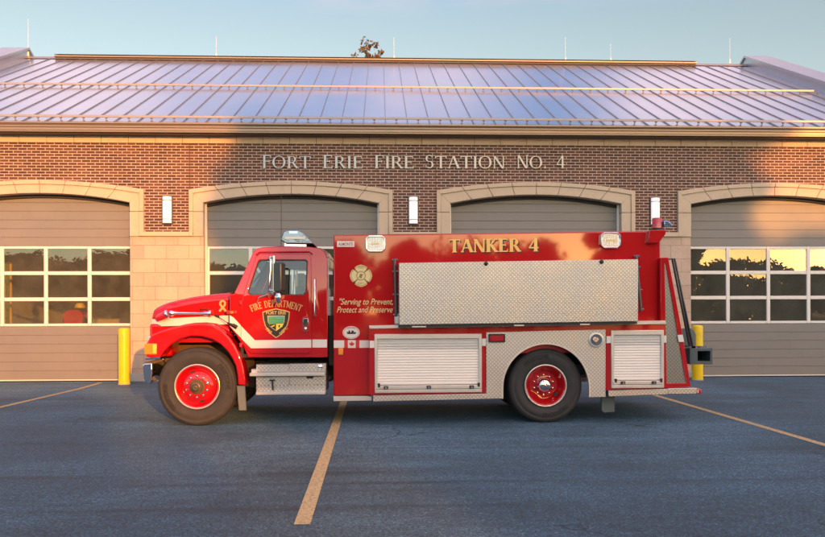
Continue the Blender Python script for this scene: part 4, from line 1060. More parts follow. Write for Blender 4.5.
def mhead():
    x0, x1, z0, z1 = pxrect(274.6, 262.5, 284.2, 292, -.12); m = MB(); pr = rrect(x0, x1, z0, z1, .035, 4)
    m.plate([pr], -.19, -.07); 
    c = Vector(((x0 + x1) / 2, -.13, 0)); M = Matrix.Rotation(radians(-24), 3, 'Z')
    m.warp(lambda x, y, z: tuple(M @ (Vector((x, y, z)) - c) + c)); return m
mhead().build('mirror_head', 'mirrorh', mf, bevel=.015); mir(mhead()).build('mirror_head', 'mirrorh', mf2, bevel=.015)
def mconv():
    c = at(278.3, 297.5, -.12); m = MB(); m.lathe_y(0, 0, [(.0005, -.05), (.05, -.04), (.078, -.012), (.08, .0), (.06, .012), (.0005, .014)], 22)
    M = Matrix.Rotation(radians(-60), 3, 'Z'); m.warp(lambda x, y, z: tuple(M @ Vector((x, y, z * 1.2)) + Vector((c[0], -.12, c[1])))); return m
mconv().build('convex_mirror', 'chrome', mf, smooth=60); mir(mconv()).build('convex_mirror', 'chrome', mf2, smooth=60)

# ---- tank body
US = .13    # upper tank face
LS = .0     # lower lockers face
body = [(333.4, 396.0), (333.4, 234.7), (660.4, 230.6), (660.4, 323), (663, 323), (664, 388.5), (607, 390.6), (607, 384.0), (500, 384), (500, 393), (374, 395.4)]
upper = PP([(333.4, 395.8), (333.4, 234.8), (660.4, 230.8), (661.8, 330), (661.8, 352), (372, 356), (372, 395.4)], US)
def tankm(): return MB().plate([upper], US, FARY - US)
tank = tankm().build('tank_body', 'red', TB, bevel=.018, seg=3)
# rolled edge mouldings
def lwr(pts, y0=LS, y1=.7): return slab([PP(pts, LS)], y0, y1)
frame1 = [(369.2, 394.9), (369.2, 328.6), (665.6, 324.0), (666.8, 388.2), (607, 390.4), (607, 331), (485.4, 333), (485.4, 393.2)]
# lower locker face: red frame with openings cut for the shutters, the wheel panel in the middle
fo_ = [(369.2, 394.9), (369.2, 328.8), (665.4, 324.2), (666.8, 388.2), (609.5, 390.2), (606.5, 388), (500.5, 388), (485.4, 393.2)]
op1 = [(375.6, 392.6), (375.6, 336), (480.4, 335), (480.4, 391.8)]
op2 = [(612.6, 388), (612.6, 331.5), (662.2, 331.3), (662.2, 387)]
lowr = [(369.2, 394.9), (369.2, 328.8), (665.4, 324.2), (666.8, 388.2), (606, 390.4), (606, 333), (485.6, 335), (485.6, 393.2)]
def lowerm(): return slab([PP(lowr, LS), PP(op1, LS), PP(op2, LS)], LS, LS + .25)
both(lowerm, 'locker_frame', 'red', bevel=.008)
both(lambda: slab([PP([(606, 343), (606, 326), (485.6, 328), (485.6, 343)], LS)], LS + .03, LS + .2), 'panel_backing', 'frame')
# locker interiors
both(lambda: slab([PP(op1, LS)], LS + .20, LS + .24), 'locker_back', 'frame'); both(lambda: slab([PP(op2, LS)], LS + .20, LS + .24), 'locker_back', 'frame')
def shutter(op, latches, f=lambda m: m):
    x0, z0 = at(op[0], op[3], LS); x1, z1 = at(op[2], op[1], LS); h = z1 - z0
    m = MB()
    m.plate([[(x0, z0), (x1, z0), (x1, z1), (x0, z1)], [(x0 + .045, z0 + .05), (x1 - .045, z0 + .05), (x1 - .045, z1 - .07), (x0 + .045, z1 - .07)]], LS - .02, LS + .04)
    fr = f(m).build('locker_shutter', 'alu', TB, bevel=.008)
    n = int((h - .12) / .039); zt = z1 - .07
    a = MB(); b = MB()
    for k in range(n):
        zz1 = zt - k * (h - .12 - .06) / n; zz0 = zt - (k + 1) * (h - .12 - .06) / n
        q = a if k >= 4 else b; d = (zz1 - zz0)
        q.add([(x0 + .045, LS + .008, zz0), (x1 - .045, LS + .008, zz0), (x1 - .045, LS + .002, zz0 + d * .3), (x0 + .045, LS + .002, zz0 + d * .3), (x1 - .045, LS + .001, zz0 + d * .75), (x0 + .045, LS + .001, zz0 + d * .75), (x1 - .045, LS + .008, zz1), (x0 + .045, LS + .008, zz1)],
              [(0, 1, 2, 3), (3, 2, 4, 5), (5, 4, 6, 7)])
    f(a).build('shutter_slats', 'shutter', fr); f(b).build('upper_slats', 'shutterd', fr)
    m = MB(); zb = z0 + .05; m.box(x0 + .02, x1 - .02, LS - .03, LS + .012, zb, zb + .055); f(m).build('lift_bar', 'alu', fr, bevel=.01)
    for s in (x0 + .045, x1 - .06): f(MB().box(s, s + .03, LS - .034, LS - .02, zb + .03, zb + .085)).build('bar_stop', 'black', fr)
    for px in latches:
        lx = at(px, 387, LS)[0]; l = f(MB().box(lx - .03, lx + .03, LS - .055, LS - .03, zb + .01, zb + .05)).build('latch', 'black', fr, bevel=.008)
        f(MB().box(lx - .014, lx + .014, LS - .062, LS - .054, zb + .014, zb + .04)).build('latch_button', 'chrome', l)
shutter((374.6, 333.6, 481.6, 393.2), (386, 428.7, 471.4)); shutter((610.9, 330.0, 663.5, 388.4), (622.2, 653.0))
shutter((374.6, 333.6, 481.6, 393.2), (386, 428.7, 471.4), mir); shutter((610.9, 330.0, 663.5, 388.4), (622.2, 653.0), mir)
# tread plate wheel panel with the arch
wc = at(545.9, 387.5, LS); rw = (at(589.8, 390, LS)[0] - at(502.2, 390, LS)[0]) / 2
pa = at(486.1, 398.9, LS); pb = at(486.1, 332.3, LS); pc = at(605.4, 329.4, LS); pd = at(605.4, 397.0, LS)
arch = [(wc[0] + rw * cos(a), wc[1] + rw * sin(a)) for a in [pi * k / 30 for k in range(31)]]
pan = [pd, pc, pb, pa, (wc[0] - rw, pa[1] + .002)] + arch[::-1] + [(wc[0] + rw, pd[1] - .0)]
both(lambda: slab([pan], LS - .012, LS + .012), 'wheel_panel', 'tread', bevel=.004)
lip = [(wc[0] + (rw + .004) * cos(a), wc[1] + (rw + .004) * sin(a)) for a in [pi * k / 30 for k in range(31)]] + [(wc[0] - rw + .022, wc[1] - .14)] 
lo = [(wc[0] + (rw + .006), pd[1])] + [(wc[0] + (rw + .006) * cos(a), wc[1] + (rw + .006) * sin(a)) for a in [pi * k / 30 for k in range(31)]] + [(wc[0] - rw - .006, pa[1])]
li = [(wc[0] + (rw - .014), pd[1])] + [(wc[0] + (rw - .014) * cos(a), wc[1] + (rw - .014) * sin(a)) for a in [pi * k / 30 for k in range(31)]] + [(wc[0] - rw + .014, pa[1])]
both(lambda: slab([lo + li[::-1]], LS - .02, LS + .03), 'arch_lip', 'alu')
both(lambda: slab([[(p[0], p[1]) for p in [(wc[0] - rw - .0, pa[1])] + [(wc[0] - (rw + .01) * cos(a), wc[1] + (rw + .01) * sin(a)) for a in [pi * k / 20 for k in range(21)]] + [(wc[0] + rw, pd[1])]]], .68, .70), 'wheel_well', 'frame')
# red marker lamp, fuel filler
x0, x1, z0, z1 = pxrect(488.4, 333.8, 504.8, 342.4, LS)
def mk(): return MB().plate([rrect(x0, x1, z0, z1, .012), rrect(x0 + .02, x1 - .02, z0 + .02, z1 - .02, .008)], LS - .035, LS - .008)
k1, k2 = both(mk, 'marker_lamp', 'black', bevel=.004)
both(lambda: MB().box(x0 + .02, x1 - .02, LS - .028, LS - .012, z0 + .02, z1 - .02), 'marker_lens', 'redlens', bevel=.006)
c = at(595.8, 340.2, LS)
ff = MB().lathe_y(c[0], c[1], [(.105, LS - .012), (.105, LS - .024), (.085, LS - .03), (.078, LS - .024), (.076, LS + .02)], 32).build('fuel_filler', 'alu', TB, smooth=40)
MB().lathe_y(c[0], c[1], [(.078, LS - .013), (.0005, LS - .013)], 32).build('filler_dish', 'flap', ff)
MB().lathe_y(c[0] - .01, c[1] + .005, [(.04, LS - .013), (.04, LS - .03), (.034, LS - .034), (.0005, LS - .034)], 20).build('filler_cap', 'chrome', ff, smooth=30)
# top shelf of the lockers, bottom kick strips
both(lambda: slab([PP([(369, 325.6), (369.5, 328.8), (665.6, 324.2), (665.4, 320.6)], LS)], LS - .015, US + .03), 'locker_shelf', 'alu', bevel=.004)
for p in ([(333.4, 396.2), (333.4, 401.2), (371.8, 400.6), (371.8, 396.0)],):
    both(lambda: slab([PP(p, US)], US - .015, US + .2), 'kick_strip', 'alu', bevel=.004)
for p in ([(373.2, 395.5), (373.2, 401.4), (486.2, 398.8), (486.2, 393.6)], [(608, 390.6), (608, 396.4), (667.6, 394.2), (667.6, 388.8)]):
    both(lambda: slab([PP(p, LS)], LS - .02, LS + .3), 'kick_strip', 'tread2', bevel=.004)
x0 = at(374, 0, LS)[0]; 
MB().box(at(333.6, 0, US)[0], at(665, 0, US)[0], .3, FARY - .3, .66, .80).build('sub_frame', 'frame', TB)
# white/red stripe bits and flag on the tank face
def dec(pts, mat, name, Y=US, off=.004, par=None, th=.002): 
    return slab([PP(pts, Y)], Y - off, Y - off + th + .002).build(name, mat, par or tank)
dec([(333.8, 340.4), (333.8, 347.9), (344.2, 347.9), (344.2, 340.4)], 'white', 'stripe'); dec([(359.4, 340.4), (359.4, 347.9), (369.0, 347.8), (369.0, 340.4)], 'white', 'stripe')
for p in ([(369.6, 340.8), (369.6, 348), (374.4, 347.8), (374.4, 340.8)], [(481.8, 338.8), (481.8, 345.9), (485.8, 345.8), (485.8, 338.7)], [(606.2, 336.2), (606.2, 343.2), (610.7, 343.1), (610.7, 336.1)], [(663.6, 335.6), (663.6, 342.7), (666.0, 342.6), (666.0, 335.5)]):
    slab([PP(p, LS)], LS - .016, LS + .002).build('stripe', 'white', TB)
fl = dec([(344.4, 340.2), (344.4, 348.0), (359.2, 348.0), (359.2, 340.2)], 'white', 'flag')
dec([(344.4, 340.2), (344.4, 348.0), (347.9, 348.0), (347.9, 340.2)], 'flagred', 'flag_bar', off=.0065, par=fl); dec([(355.7, 340.2), (355.7, 348.0), (359.2, 348.0), (359.2, 340.2)], 'flagred', 'flag_bar', off=.0065, par=fl)
c = at(351.8, 344.1, US); leaf = [(0, -1), (.06, -.5), (.55, -.6), (.45, -.4), (.95, 0), (.75, .1), (.85, .4), (.5, .35), (.42, .5), (.2, .25), (.3, .8), (.12, .7), (0, 1)]
lf = [(c[0] + x * .040, c[1] + z * .040) for x, z in leaf] + [(c[0] - x * .040, c[1] + z * .040) for x, z in reversed(leaf[1:-1])]
slab([lf], US - .007, US).build('maple_leaf', 'flagred', fl)
# amber lamp tag
x0, x1, z0, z1 = pxrect(338.2, 348.2, 343.2, 355.2, US); both(lambda: MB().box(x0, x1, US - .02, US + .01, z0, z1), 'amber_reflector', 'amber', bevel=.012)
# oval emblem
c = at(351.2, 332.6, US); ov = slab([circ(c[0], c[1], .118, .088)], US - .004, US + .002).build('oval_emblem', 'white', tank)
slab([circ(c[0], c[1], .109, .080), circ(c[0], c[1], .104, .075)], US - .0055, US).build('emblem_ring', 'flagred', ov)
m = MB()
for i, pts in enumerate(([(-.05, -.02), (.055, -.02), (.05, .0), (-.04, .005)], [(-.035, .0), (-.012, .0), (-.015, .032), (-.032, .028)], [(.0, .0), (.03, .0), (.038, .02), (.006, .03)], [(-.055, -.006), (-.04, -.006), (-.042, .012), (-.055, .01)], [(.038, -.01), (.06, -.01), (.058, .008), (.042, .006)])):
    m.plate([[(c[0] + x * 1.1, c[1] + z) for x, z in pts]], US - .006 - i * .0004, US)
m.build('emblem_picture', 'ink', ov)
def arc_text(text, cx, cz, r, a_mid, size, y, name, mat, par, flip=1, offset=0.0, rz_=1.0):
    ps = font_polys(text, size, offset=offset); a, b, c_, d = bounds(ps); mid = (a + b) / 2; m = MB()
    def fn(x, z):
        th = radians(a_mid) - flip * (x - mid) / r; rr = r + flip * z
        return (cx + rr * cos(th), cz + rr * sin(th) * rz_)
    for q in ps: m.plate([[fn(x, z) for x, z in q]], y, y + .002)
    return m.build(name, mat, par)
arc_text('FORT ERIE', c[0], c[1], .083, 90, .022, US - .006, 'emblem_lettering', 'ink', ov, rz_=.70)
arc_text('ONTARIO', c[0], c[1], .093, -90, .020, US - .006, 'emblem_lettering', 'ink', ov, flip=-1, rz_=.70) if False else None
# maltese cross
c = at(361.0, 275.8, US); Rm = .150
mal = []
for k in range(4):
    b = pi / 2 * k
    for a, r in ((-40, .86), (-35, .97), (-18, .99), (0, 1.03), (18, .99), (35, .97), (40, .86), (45, .62)):
        mal.append((c[0] + Rm * r * cos(b + radians(a)), c[1] + Rm * r * sin(b + radians(a))))
mc = slab([mal], US - .004, US + .002).build('maltese_cross', 'goldl', tank)
slab([circ(c[0], c[1], .064), circ(c[0], c[1], .054)], US - .006, US).build('cross_ring', 'bronze', mc)
slab([[(c[0] + (x - c[0]) * .93, c[1] + (z - c[1]) * .93) for x, z in mal], [(c[0] + (x - c[0]) * .88, c[1] + (z - c[1]) * .88) for x, z in mal]], US - .0052, US).build('cross_border', 'bronze', mc)
m = MB()
for k in range(4):
    a = pi / 4 + k * pi / 2; u = Vector((cos(a), sin(a))); n_ = Vector((-u.y, u.x)) * .006
    p, q = u * .068, u * .13; m.plate([[(c[0] + p.x - n_.x, c[1] + p.y - n_.y), (c[0] + q.x - n_.x, c[1] + q.y - n_.y), (c[0] + q.x + n_.x, c[1] + q.y + n_.y), (c[0] + p.x + n_.x, c[1] + p.y + n_.y)]], US - .006, US)
m.build('cross_spokes', 'ink', mc)
m = MB()
for i, pts in enumerate(([(-.012, -.035), (.012, -.035), (.012, -.005), (-.012, -.005)], [(-.022, -.005), (.022, -.005), (.016, .022), (-.016, .022)], [(-.006, .022), (.006, .022), (.003, .038), (-.003, .038)], [(-.04, -.02), (-.03, -.028), (.036, .016), (.03, .024)])):
    m.plate([[(c[0] + x, c[1] + z) for x, z in pts]], US - .0056 - i * .0004, US)
m.build('cross_helmet', 'bronze', mc)
for tx, dx_, dz_ in (('FIRE', 0, .098), ('DEPT', 0, -.118)):
    ps = font_polys(tx, .04); a_, b_, c_, d_ = bounds(ps); add_polys(MB(), [[(x - (a_ + b_) / 2 + c[0], z + c[1] + dz_) for x, z in q] for q in ps], US - .006, .003).build('cross_lettering', 'bronze', mc)
# motto
for tx, xa, xb, yb, yt in (('"Serving to Prevent,', 339.5, 393, 304.6, 298.6), ('Protect and Preserve"', 336.8, 396, 312.6, 306.6)):
    ps = font_polys(tx, 1, shear=.35, offset=.004); X0, _ = at(xa, yb, US); X1, _ = at(xb, yb, US); z0 = at(xa, yb, US)[1]; z1 = at(xa, yt, US)[1]
    a, b, c_, d = bounds(ps); sx = (X1 - X0) / (b - a); sz = (z1 - z0) / .70
    add_polys(MB(), [[(X0 + (x - a) * sx, z0 + z * sz) for x, z in q] for q in ps], US - .004, .004).build('motto_lettering', 'goldl', tank)
# TANKER 4
gl_, wtot = serif_polys('TANKER 4', 1.0, TK=.24, TN=.085, SF=.09, track=.02)
allp = [p for _, ps in gl_ for p in ps]; a, b, c_, d = bounds(allp)
X0, _ = at(448.9, 252, US); X1, _ = at(538.4, 250, US)
def tank_pt(x, z, ox=0, oz=0):
    f = (x - a) / (b - a); px = 448.9 + (538.4 - 448.9) * f
    zb = at(px, 252.5 - 1.1 * f, US)[1]; zt = at(px, 239.4 - 1.1 * f, US)[1]
    return (X0 + f * (X1 - X0) + ox, zb + z * (zt - zb) + oz)
m = MB(); sh_ = MB(); i = 0
for ch, ps in gl_:
    if ch == ' ': m.build('unit_lettering', 'gold', tank); sh_.build('lettering_shadow', 'ink', tank); m = MB(); sh_ = MB()
    for q in ps:
        m.plate([[tank_pt(x, z) for x, z in q]], US - .007 - (i % 9) * .0003, US - .004)
        sh_.plate([[tank_pt(x, z, .016, -.016) for x, z in q]], US - .002 - (i % 9) * .0002, US + .002); i += 1
m.build('unit_lettering', 'gold', tank); sh_.build('lettering_shadow', 'ink', tank)
# small plate, scene lights
x0, x1, z0, z1 = pxrect(337.0, 241.2, 354.4, 247.0, US); pl = MB().box(x0, x1, US - .006, US + .002, z0, z1).build('maker_plate', 'white', tank, bevel=.003)
ps = font_polys('ALMONTE', 1, offset=.01); add_polys(MB(), fit_text(ps, x0 + .02, x1 - .02, z0 + .018, z1 - .018), US - .008, .003).build('plate_lettering', 'letterred', pl)
for p in ((365.6, 235.4, 385.4, 252.0), (600.4, 232.2, 620.4, 248.2)):
    x0, x1, z0, z1 = pxrect(*p, US - .03); ch_ = .045
    octo = lambda g: [(x0 + ch_, z0 + g), (x1 - ch_, z0 + g), (x1 - g, z0 + ch_), (x1 - g, z1 - ch_), (x1 - ch_, z1 - g), (x0 + ch_, z1 - g), (x0 + g, z1 - ch_), (x0 + g, z0 + ch_)]
    def scl(): return MB().plate([octo(0), octo(.022)], US - .06, US + .01)
    for f in (lambda m: m, mir):
        s_ = f(scl()).build('scene_light', 'chrome', TB, bevel=.008)
        f(MB().plate([octo(.02)], US - .035, US - .0)).build('light_lens', 'lens', s_)
        m = MB(); nn_ = 9
        for k in range(nn_):
            xx = x0 + .03 + (x1 - x0 - .06) * k / nn_; m.box(xx, xx + .010, US - .042, US - .034, z0 + .03, z1 - .03)
        f(m).build('lens_ribs', 'white', s_)
        m = MB(); m.box(x0 + .08, x1 - .08, US - .046, US - .041, (z0 + z1) / 2 - .012, (z0 + z1) / 2 + .012); f(m).build('lamp_tube', 'goldl', s_)
# drop tank rack: big tread plate lid proud of the side, its struts, catches and the black strip in the gap below
RK = -.14
rack = slab([PP([(399.0, 325.0), (399.0, 262.9), (638.2, 259.2), (638.2, 321.4)], RK)], RK, US + .02).build('tank_rack', 'tread', TB, bevel=.006)
slab([PP([(398.4, 327.8), (398.4, 325.3), (638, 321.7), (638, 324.0)], RK)], RK + .03, US).build('gap_strip', 'black', rack)  # black strip filling the gap under the lid
for xa, xb, y in ((412, 426, 326.7), (514, 524, 325.4), (580, 590, 324.4)):
    x0, x1, z0, z1 = pxrect(xa, y - .6, xb, y + .6, RK + .02); MB().box(x0, x1, RK + .018, RK + .04, z0, z1).build('hinge', 'alu', rack)
for px, py in ((486.2, 263.6), (602.0, 261.8)):
    q = at(px, py, RK - .02); MB().lathe_y(q[0], q[1], [(.028, RK + .0), (.028, RK - .015), (.02, RK - .03), (.0005, RK - .034)], 14).build('catch', 'black', rack, smooth=40)
m = MB(); n_ = 60
def strut(px0, py0, px1, py1, nm):
    a = at(px0, py0, US - .06); b = at(px1, py1, US - .08); m = MB(); m.tube([(a[0], US - .06, a[1]), (b[0], US - .08, b[1])], .022, 10)
    s_ = m.build('lid_strut', 'strut', rack, smooth=60)
    m = MB()
    for t in (.02, .22, .62, .97):
        x = a[0] + (b[0] - a[0]) * t; z = a[1] + (b[1] - a[1]) * t
        m.tube([(x - .035, US - .07, z), (x + .045, US - .07, z + .004)], .010, 6)
    m.build('strut_bracket', 'chrome', s_)
strut(394.6, 258.6, 396.0, 316.5, 0); strut(636.0, 255.0, 641.0, 311.0, 1)
a = at(397.2, 323, US - .05); m = MB(); m.box(a[0] - .04, a[0] + .035, US - .09, US, a[1] - .02, a[1] + .11); m.build('strut_foot', 'alu', rack, bevel=.02)
# ---- rear end
both(lambda: slab([PP([(660.6, 388.4), (660.6, 257.6), (668.2, 257.3), (682.6, 334.2), (691.0, 386.9)], .02), PP([(666.9, 383.4), (664.6, 263), (665.8, 263), (686.2, 383.2)], .02)], .02, .10), 'tail_wing', 'red', bevel=.006)
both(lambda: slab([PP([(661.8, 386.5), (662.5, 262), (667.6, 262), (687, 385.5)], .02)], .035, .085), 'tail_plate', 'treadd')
slab([PP([(677.2, 335.0), (682.4, 334.8), (683.8, 341.8), (678.6, 342.0)], .02)], .008, .022).build('stripe', 'white', TB)
tailx0 = at(662, 300, .1)[0]
# rear face panel
m = MB(); x0 = at(660.5, 300, .15)[0]; x1 = at(666, 300, .15)[0]; z0 = at(661, 386, .1)[1]; z1 = at(661, 262, .1)[1]
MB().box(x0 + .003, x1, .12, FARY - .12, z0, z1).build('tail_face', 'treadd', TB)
m = MB(); x0, x1, z0, z1 = pxrect(668, 388.2, 697.0, 394.4, .0); ts = m.box(x0, x1, .0, FARY, z0, z1).build('tail_step', 'tread2', TB, bevel=.01)
x0, x1, z0, z1 = pxrect(696.6, 388.8, 701.6, 394.2, .0)
both(lambda: MB().box(x0, x1, .0, .25, z0, z1), 'tail_lamp', 'redlens', bevel=.015)
both(lambda: MB().box(x0 + .012, x0 + .024, -.006, .0, z0 + .015, z1 - .015), 'lamp_mark', 'white')
# beacon bracket, beacon, side lens
BR = .10
both(lambda: slab([PP([(646.6, 243.4), (648.4, 230.4), (665.4, 230.0), (664.8, 234.2), (657.8, 243.2)], BR)], BR - .04, BR + .35), 'beacon_bracket', 'red', bevel=.01)
def beac():
    m = MB(); a = at(657.1, 230, .25); x0 = at(652.3, 224, .25)[0]; x1 = at(662.0, 224, .25)[0]; r = (x1 - x0) / 2; z0 = at(657, 229.6, .25)[1]; z1 = at(657, 217.8, .25)[1]
    m.lathe_z((x0 + x1) / 2, .25, [(r, z0 + .02), (r, z1 - .015), (r * .92, z1 - .004), (.0005, z1)], 24); return m
b1, b2_ = both(beac, 'beacon', 'redlens', smooth=40)
def beacb():
    m = MB(); x0 = at(652.3, 224, .25)[0]; x1 = at(662.0, 224, .25)[0]; r = (x1 - x0) / 2; z0 = at(657, 230.4, .25)[1]
    m.lathe_z((x0 + x1) / 2, .25, [(r + .008, z0 - .02), (r + .008, z0 + .022), (r, z0 + .026)], 24); m.tube([((x0 + x1) / 2, .25, z0), ((x0 + x1) / 2, .25, z0 + .11)], [.03, .03], 10); return m
beacb().build('beacon_base', 'black', b1); mir(beacb()).build('beacon_base', 'black', b2_)
def beacl():
    P = PP([(662.2, 221.2), (665.5, 220.8), (670.8, 224.6), (670.4, 227.2), (662.4, 227.6)], .25); return MB().plate([P], .18, .32)
both(beacl, 'side_lens', 'blens', bevel=.012, seg=3)
# dump chute, its mount plate and the two inclined bars
CH = .75
def chute():
    x0, x1, z0, z1 = pxrect(689.8, 348.2, 712.6, 364.4, CH); o = [(x0, z0), (x1, z0), (x1, z1), (x0, z1)]; t = .045
    i_ = [(x0 + .12, z0 + t), (x1 - t * .8, z0 + t), (x1 - t * .8, z1 - t), (x0 + .12, z1 - t)]
    m = MB().plate([o, i_], CH, CH + .55); m.box(x0 + .01, x1 - .01, CH + .5, CH + .545, z0 + .01, z1 - .01); return m
ch = chute().build('dump_chute', 'chute', TB, bevel=.006)
x0, x1, z0, z1 = pxrect(693, 351, 711.0, 362, CH + .48); MB().box(x0, x1, CH + .485, CH + .495, z0, z1).build('chute_dark_back', 'chuted', ch)  # sheet in a darker copy of the chute steel, inside the opening
for a, b in ((693, 699), (702, 708)):
    x0, x1, z0, z1 = pxrect(a, 346.4, b, 348.3, CH); MB().box(x0, x1, CH + .05, CH + .2, z0, z1).build('chute_clamp', 'chrome', ch)
slab([PP([(684.5, 349), (680, 328.6), (692.5, 328.2), (696, 330.6), (697.6, 335), (697.6, 349)], CH)], CH + .05, CH + .09).build('chute_mount', 'flap', ch, bevel=.01)
for k, dx_ in enumerate((0, 3.0)):
    Y = .55 + k * .16; a = at(672.4 + dx_ * .7, 258.6, Y); b = at(689.6 + dx_ * .9, 346, Y)
    m = MB(); m.tube([(a[0] - .10, Y, a[1] - .01), (a[0], Y, a[1]), (b[0], Y, b[1]), (b[0] - .14, Y, b[1])], .018, 8); m.build('tail_rail', 'strut', TB, smooth=60)
# ---- door lettering and shield
c = at(276.4, 322.6, CS); YD = CS - .0265
def shield(s):
    P = [(0, 1.02), (.30, .94), (.62, .90), (.98, .78), (.94, .30), (.80, -.18), (.52, -.62), (.22, -.88), (0, -1.02)]
    P = P + [(-x, z) for x, z in reversed(P[1:-1])]
    return [(c[0] + x * .190 * s, c[1] + z * .200 * (s if z < 0 else s) - .008) for x, z in P]
sh1 = slab([shield(1)], YD, YD + .004).build('door_shield', 'gold', door)
slab([shield(.93)], YD - .0015, YD + .002).build('shield_field', 'ink', sh1)
def inn(pts, d, mat, nm): slab([[(c[0] + x, c[1] + z) for x, z in pts]], YD - .0015 - d, YD).build(nm, mat, sh1)
inn([(-.118, .095), (.118, .095), (.112, .01), (.085, -.055), (.0, -.115), (-.085, -.055), (-.112, .01)], .001, 'goldl', 'shield_border')
inn([(-.112, .09), (.112, .09), (.108, .02), (-.108, .02)], .002, 'teal', 'shield_sky')
inn([(-.109, .02), (.107, .02), (.10, -.015), (-.098, -.025)], .0021, 'green', 'shield_hills')
inn([(-.10, .062), (-.03, .075), (.04, .05), (.10, .06), (.105, .03), (-.10, .025)], .003, 'green', 'shield_ridge')
inn([(-.098, -.025), (.0, -.02), (.0, -.108), (-.082, -.052)], .0022, 'ink', 'shield_left')
inn([(.0, -.02), (.10, -.015), (.082, -.052), (.0, -.108)], .0023, 'yellow', 'shield_right')
inn([(.03, -.035), (.055, -.035), (.05, -.065), (.035, -.07)], .0032, 'ink', 'shield_charge')
inn([(-.07, -.05), (-.02, -.03), (-.02, -.045), (-.06, -.062)], .0032, 'yellow', 'shield_key')
ps = font_polys('FORT ERIE', 1, offset=.02); add_polys(MB(), fit_text(ps, c[0] - .135, c[0] + .135, c[1] + .112, c[1] + .158), YD - .003, .003).build('shield_lettering', 'gold', sh1)
for tx, sx_ in (('FIRE', -1), ('DEPT.', 1)):
    ps = font_polys(tx, .052, offset=.002); a_, b_, c2, d2 = bounds(ps); ang = radians(-44 if sx_ < 0 else 44); mid = (a_ + b_) / 2
    ox, oz = c[0] + sx_ * .100, c[1] - .112
    add_polys(MB(), [[(ox + (x - mid) * cos(ang) - (z - .018) * sin(ang), oz + (x - mid) * sin(ang) + (z - .018) * cos(ang)) for x, z in q] for q in ps], YD - .003, .003).build('shield_lettering', 'gold', sh1)
gl_, wt = serif_polys('FIRE DEPARTMENT', .094, TK=.19, TN=.08, track=.05)
m = MB(); sh_ = MB(); i = 0; cc = at(276.3, 303.2, CS); Rr = .80
Xa = at(252.6, 312, CS)[0]; Xb = at(300.2, 312, CS)[0]; allp = [p for _, ps in gl_ for p in ps]; a, b, c_, d = bounds(allp); kx = (Xb - Xa) / (b - a) * 1.04
for ch_, ps in gl_:
    for q in ps:
        o_ = []
        for x, z in q:
            th = (x - (a + b) / 2) * kx / Rr * 1.0; rr = Rr + z
            o_.append((cc[0] + rr * sin(th), cc[1] - .05 + rr * cos(th) - Rr))
        m.plate([o_], YD - .002 - (i % 9) * .0002, YD + .002); i += 1
m.build('door_lettering', 'gold', door)


# ================================================================== TREES
def tree_mesh(h, rad, trunk_h, nleaf, leaf, seed, shape='round', sparse=False):
    rnd = random.Random(seed); lv = []; lf = []; tr = MB(); r0_ = .018 * h + .06
    tr.tube([(0, 0, -.1), (rnd.uniform(-.1, .1), rnd.uniform(-.1, .1), trunk_h), (rnd.uniform(-.2, .2), rnd.uniform(-.2, .2), h * .7), (0, 0, h * .95)], [r0_, r0_ * .8, r0_ * .4, .02], 8)
    cl = []
    nC = 110 if sparse else (110 if h > 10 else 46)
    for i in range(nC):
        t = (i + .5) / nC; z = trunk_h * .8 + (h - trunk_h * .8) * t
        if shape == 'round': rr = rad * sqrt(max(.02, 1 - (2 * t - .85) ** 2 / 1.35))
        elif shape == 'cone': rr = rad * (1.02 - t) 
        else: rr = rad * (1 - .08 * t)
        a = i * 2.399 + rnd.uniform(-.4, .4); d = rr * rnd.uniform(.15, .8)
        cl.append((d * cos(a), d * sin(a), z, rad * (rnd.uniform(.09, .17) if sparse else rnd.uniform(.14, .34) if h > 10 else rnd.uniform(.24, .42)) * (1.05 - .45 * t if shape != 'hedge' else 1)))
        if i % 2 == 0: 
            zz0 = max(trunk_h * .6, z - d * .8); tr.tube([(0, 0, zz0), (d * cos(a) * .5, d * sin(a) * .5, zz0 + (z - zz0) * .6), (d * cos(a), d * sin(a), z)], [r0_ * .35, r0_ * .2, .015], 5)
    for k in range(nleaf):
        c = cl[rnd.randrange(len(cl))]
        v = Vector((rnd.gauss(0, 1), rnd.gauss(0, 1), rnd.gauss(0, .8))).normalized() * (c[3] * rnd.uniform(.3, 1.08) ** .6)
        p = Vector(c[:3]) + v; a = Vector((rnd.gauss(0, 1), rnd.gauss(0, 1), rnd.gauss(0, 1))).normalized(); b = a.orthogonal().normalized(); s = leaf * rnd.uniform(.6, 1.3)
        b = Matrix.Rotation(rnd.uniform(0, 6.3), 3, a) @ b; c2 = a.cross(b)
        o = len(lv); lv += [p + b * s, p + c2 * s * .5, p - b * s, p - c2 * s * .5]; lf.append((o, o + 1, o + 2, o + 3))
    return lv, lf, tr
def make_tree(name, x, y, h, rad, th, n, leaf, seed, mat, label, shape='round', group=None, sparse=False):
    t = thing(name, (x, y, 0), label, 'tree', group)
    lv, lf, tr = tree_mesh(h, rad, th, n, leaf, seed, shape, sparse)
    tr.v = [(a + x, b + y, c) for a, b, c in tr.v]; tr.build('trunk', 'bark', t, smooth=60)
    m = MB(); m.v = [(p.x + x, p.y + y, p.z) for p in lv]; m.f = [list(f) for f in lf]; m.m = [0] * len(lf); m.build('crown', mat, t, weld=False)
    return t
# one tree behind the ridge, its thin top showing
ty = RY + 9; q = at(367.5, 40.5, ty)
make_tree('autumn_tree', q[0] + .1, ty, q[1] + .0, 2.3, 3.2, 3300, .085, 8, 'autumn', 'thin topped tree with orange autumn leaves rising behind the roof ridge', 'round', sparse=True)
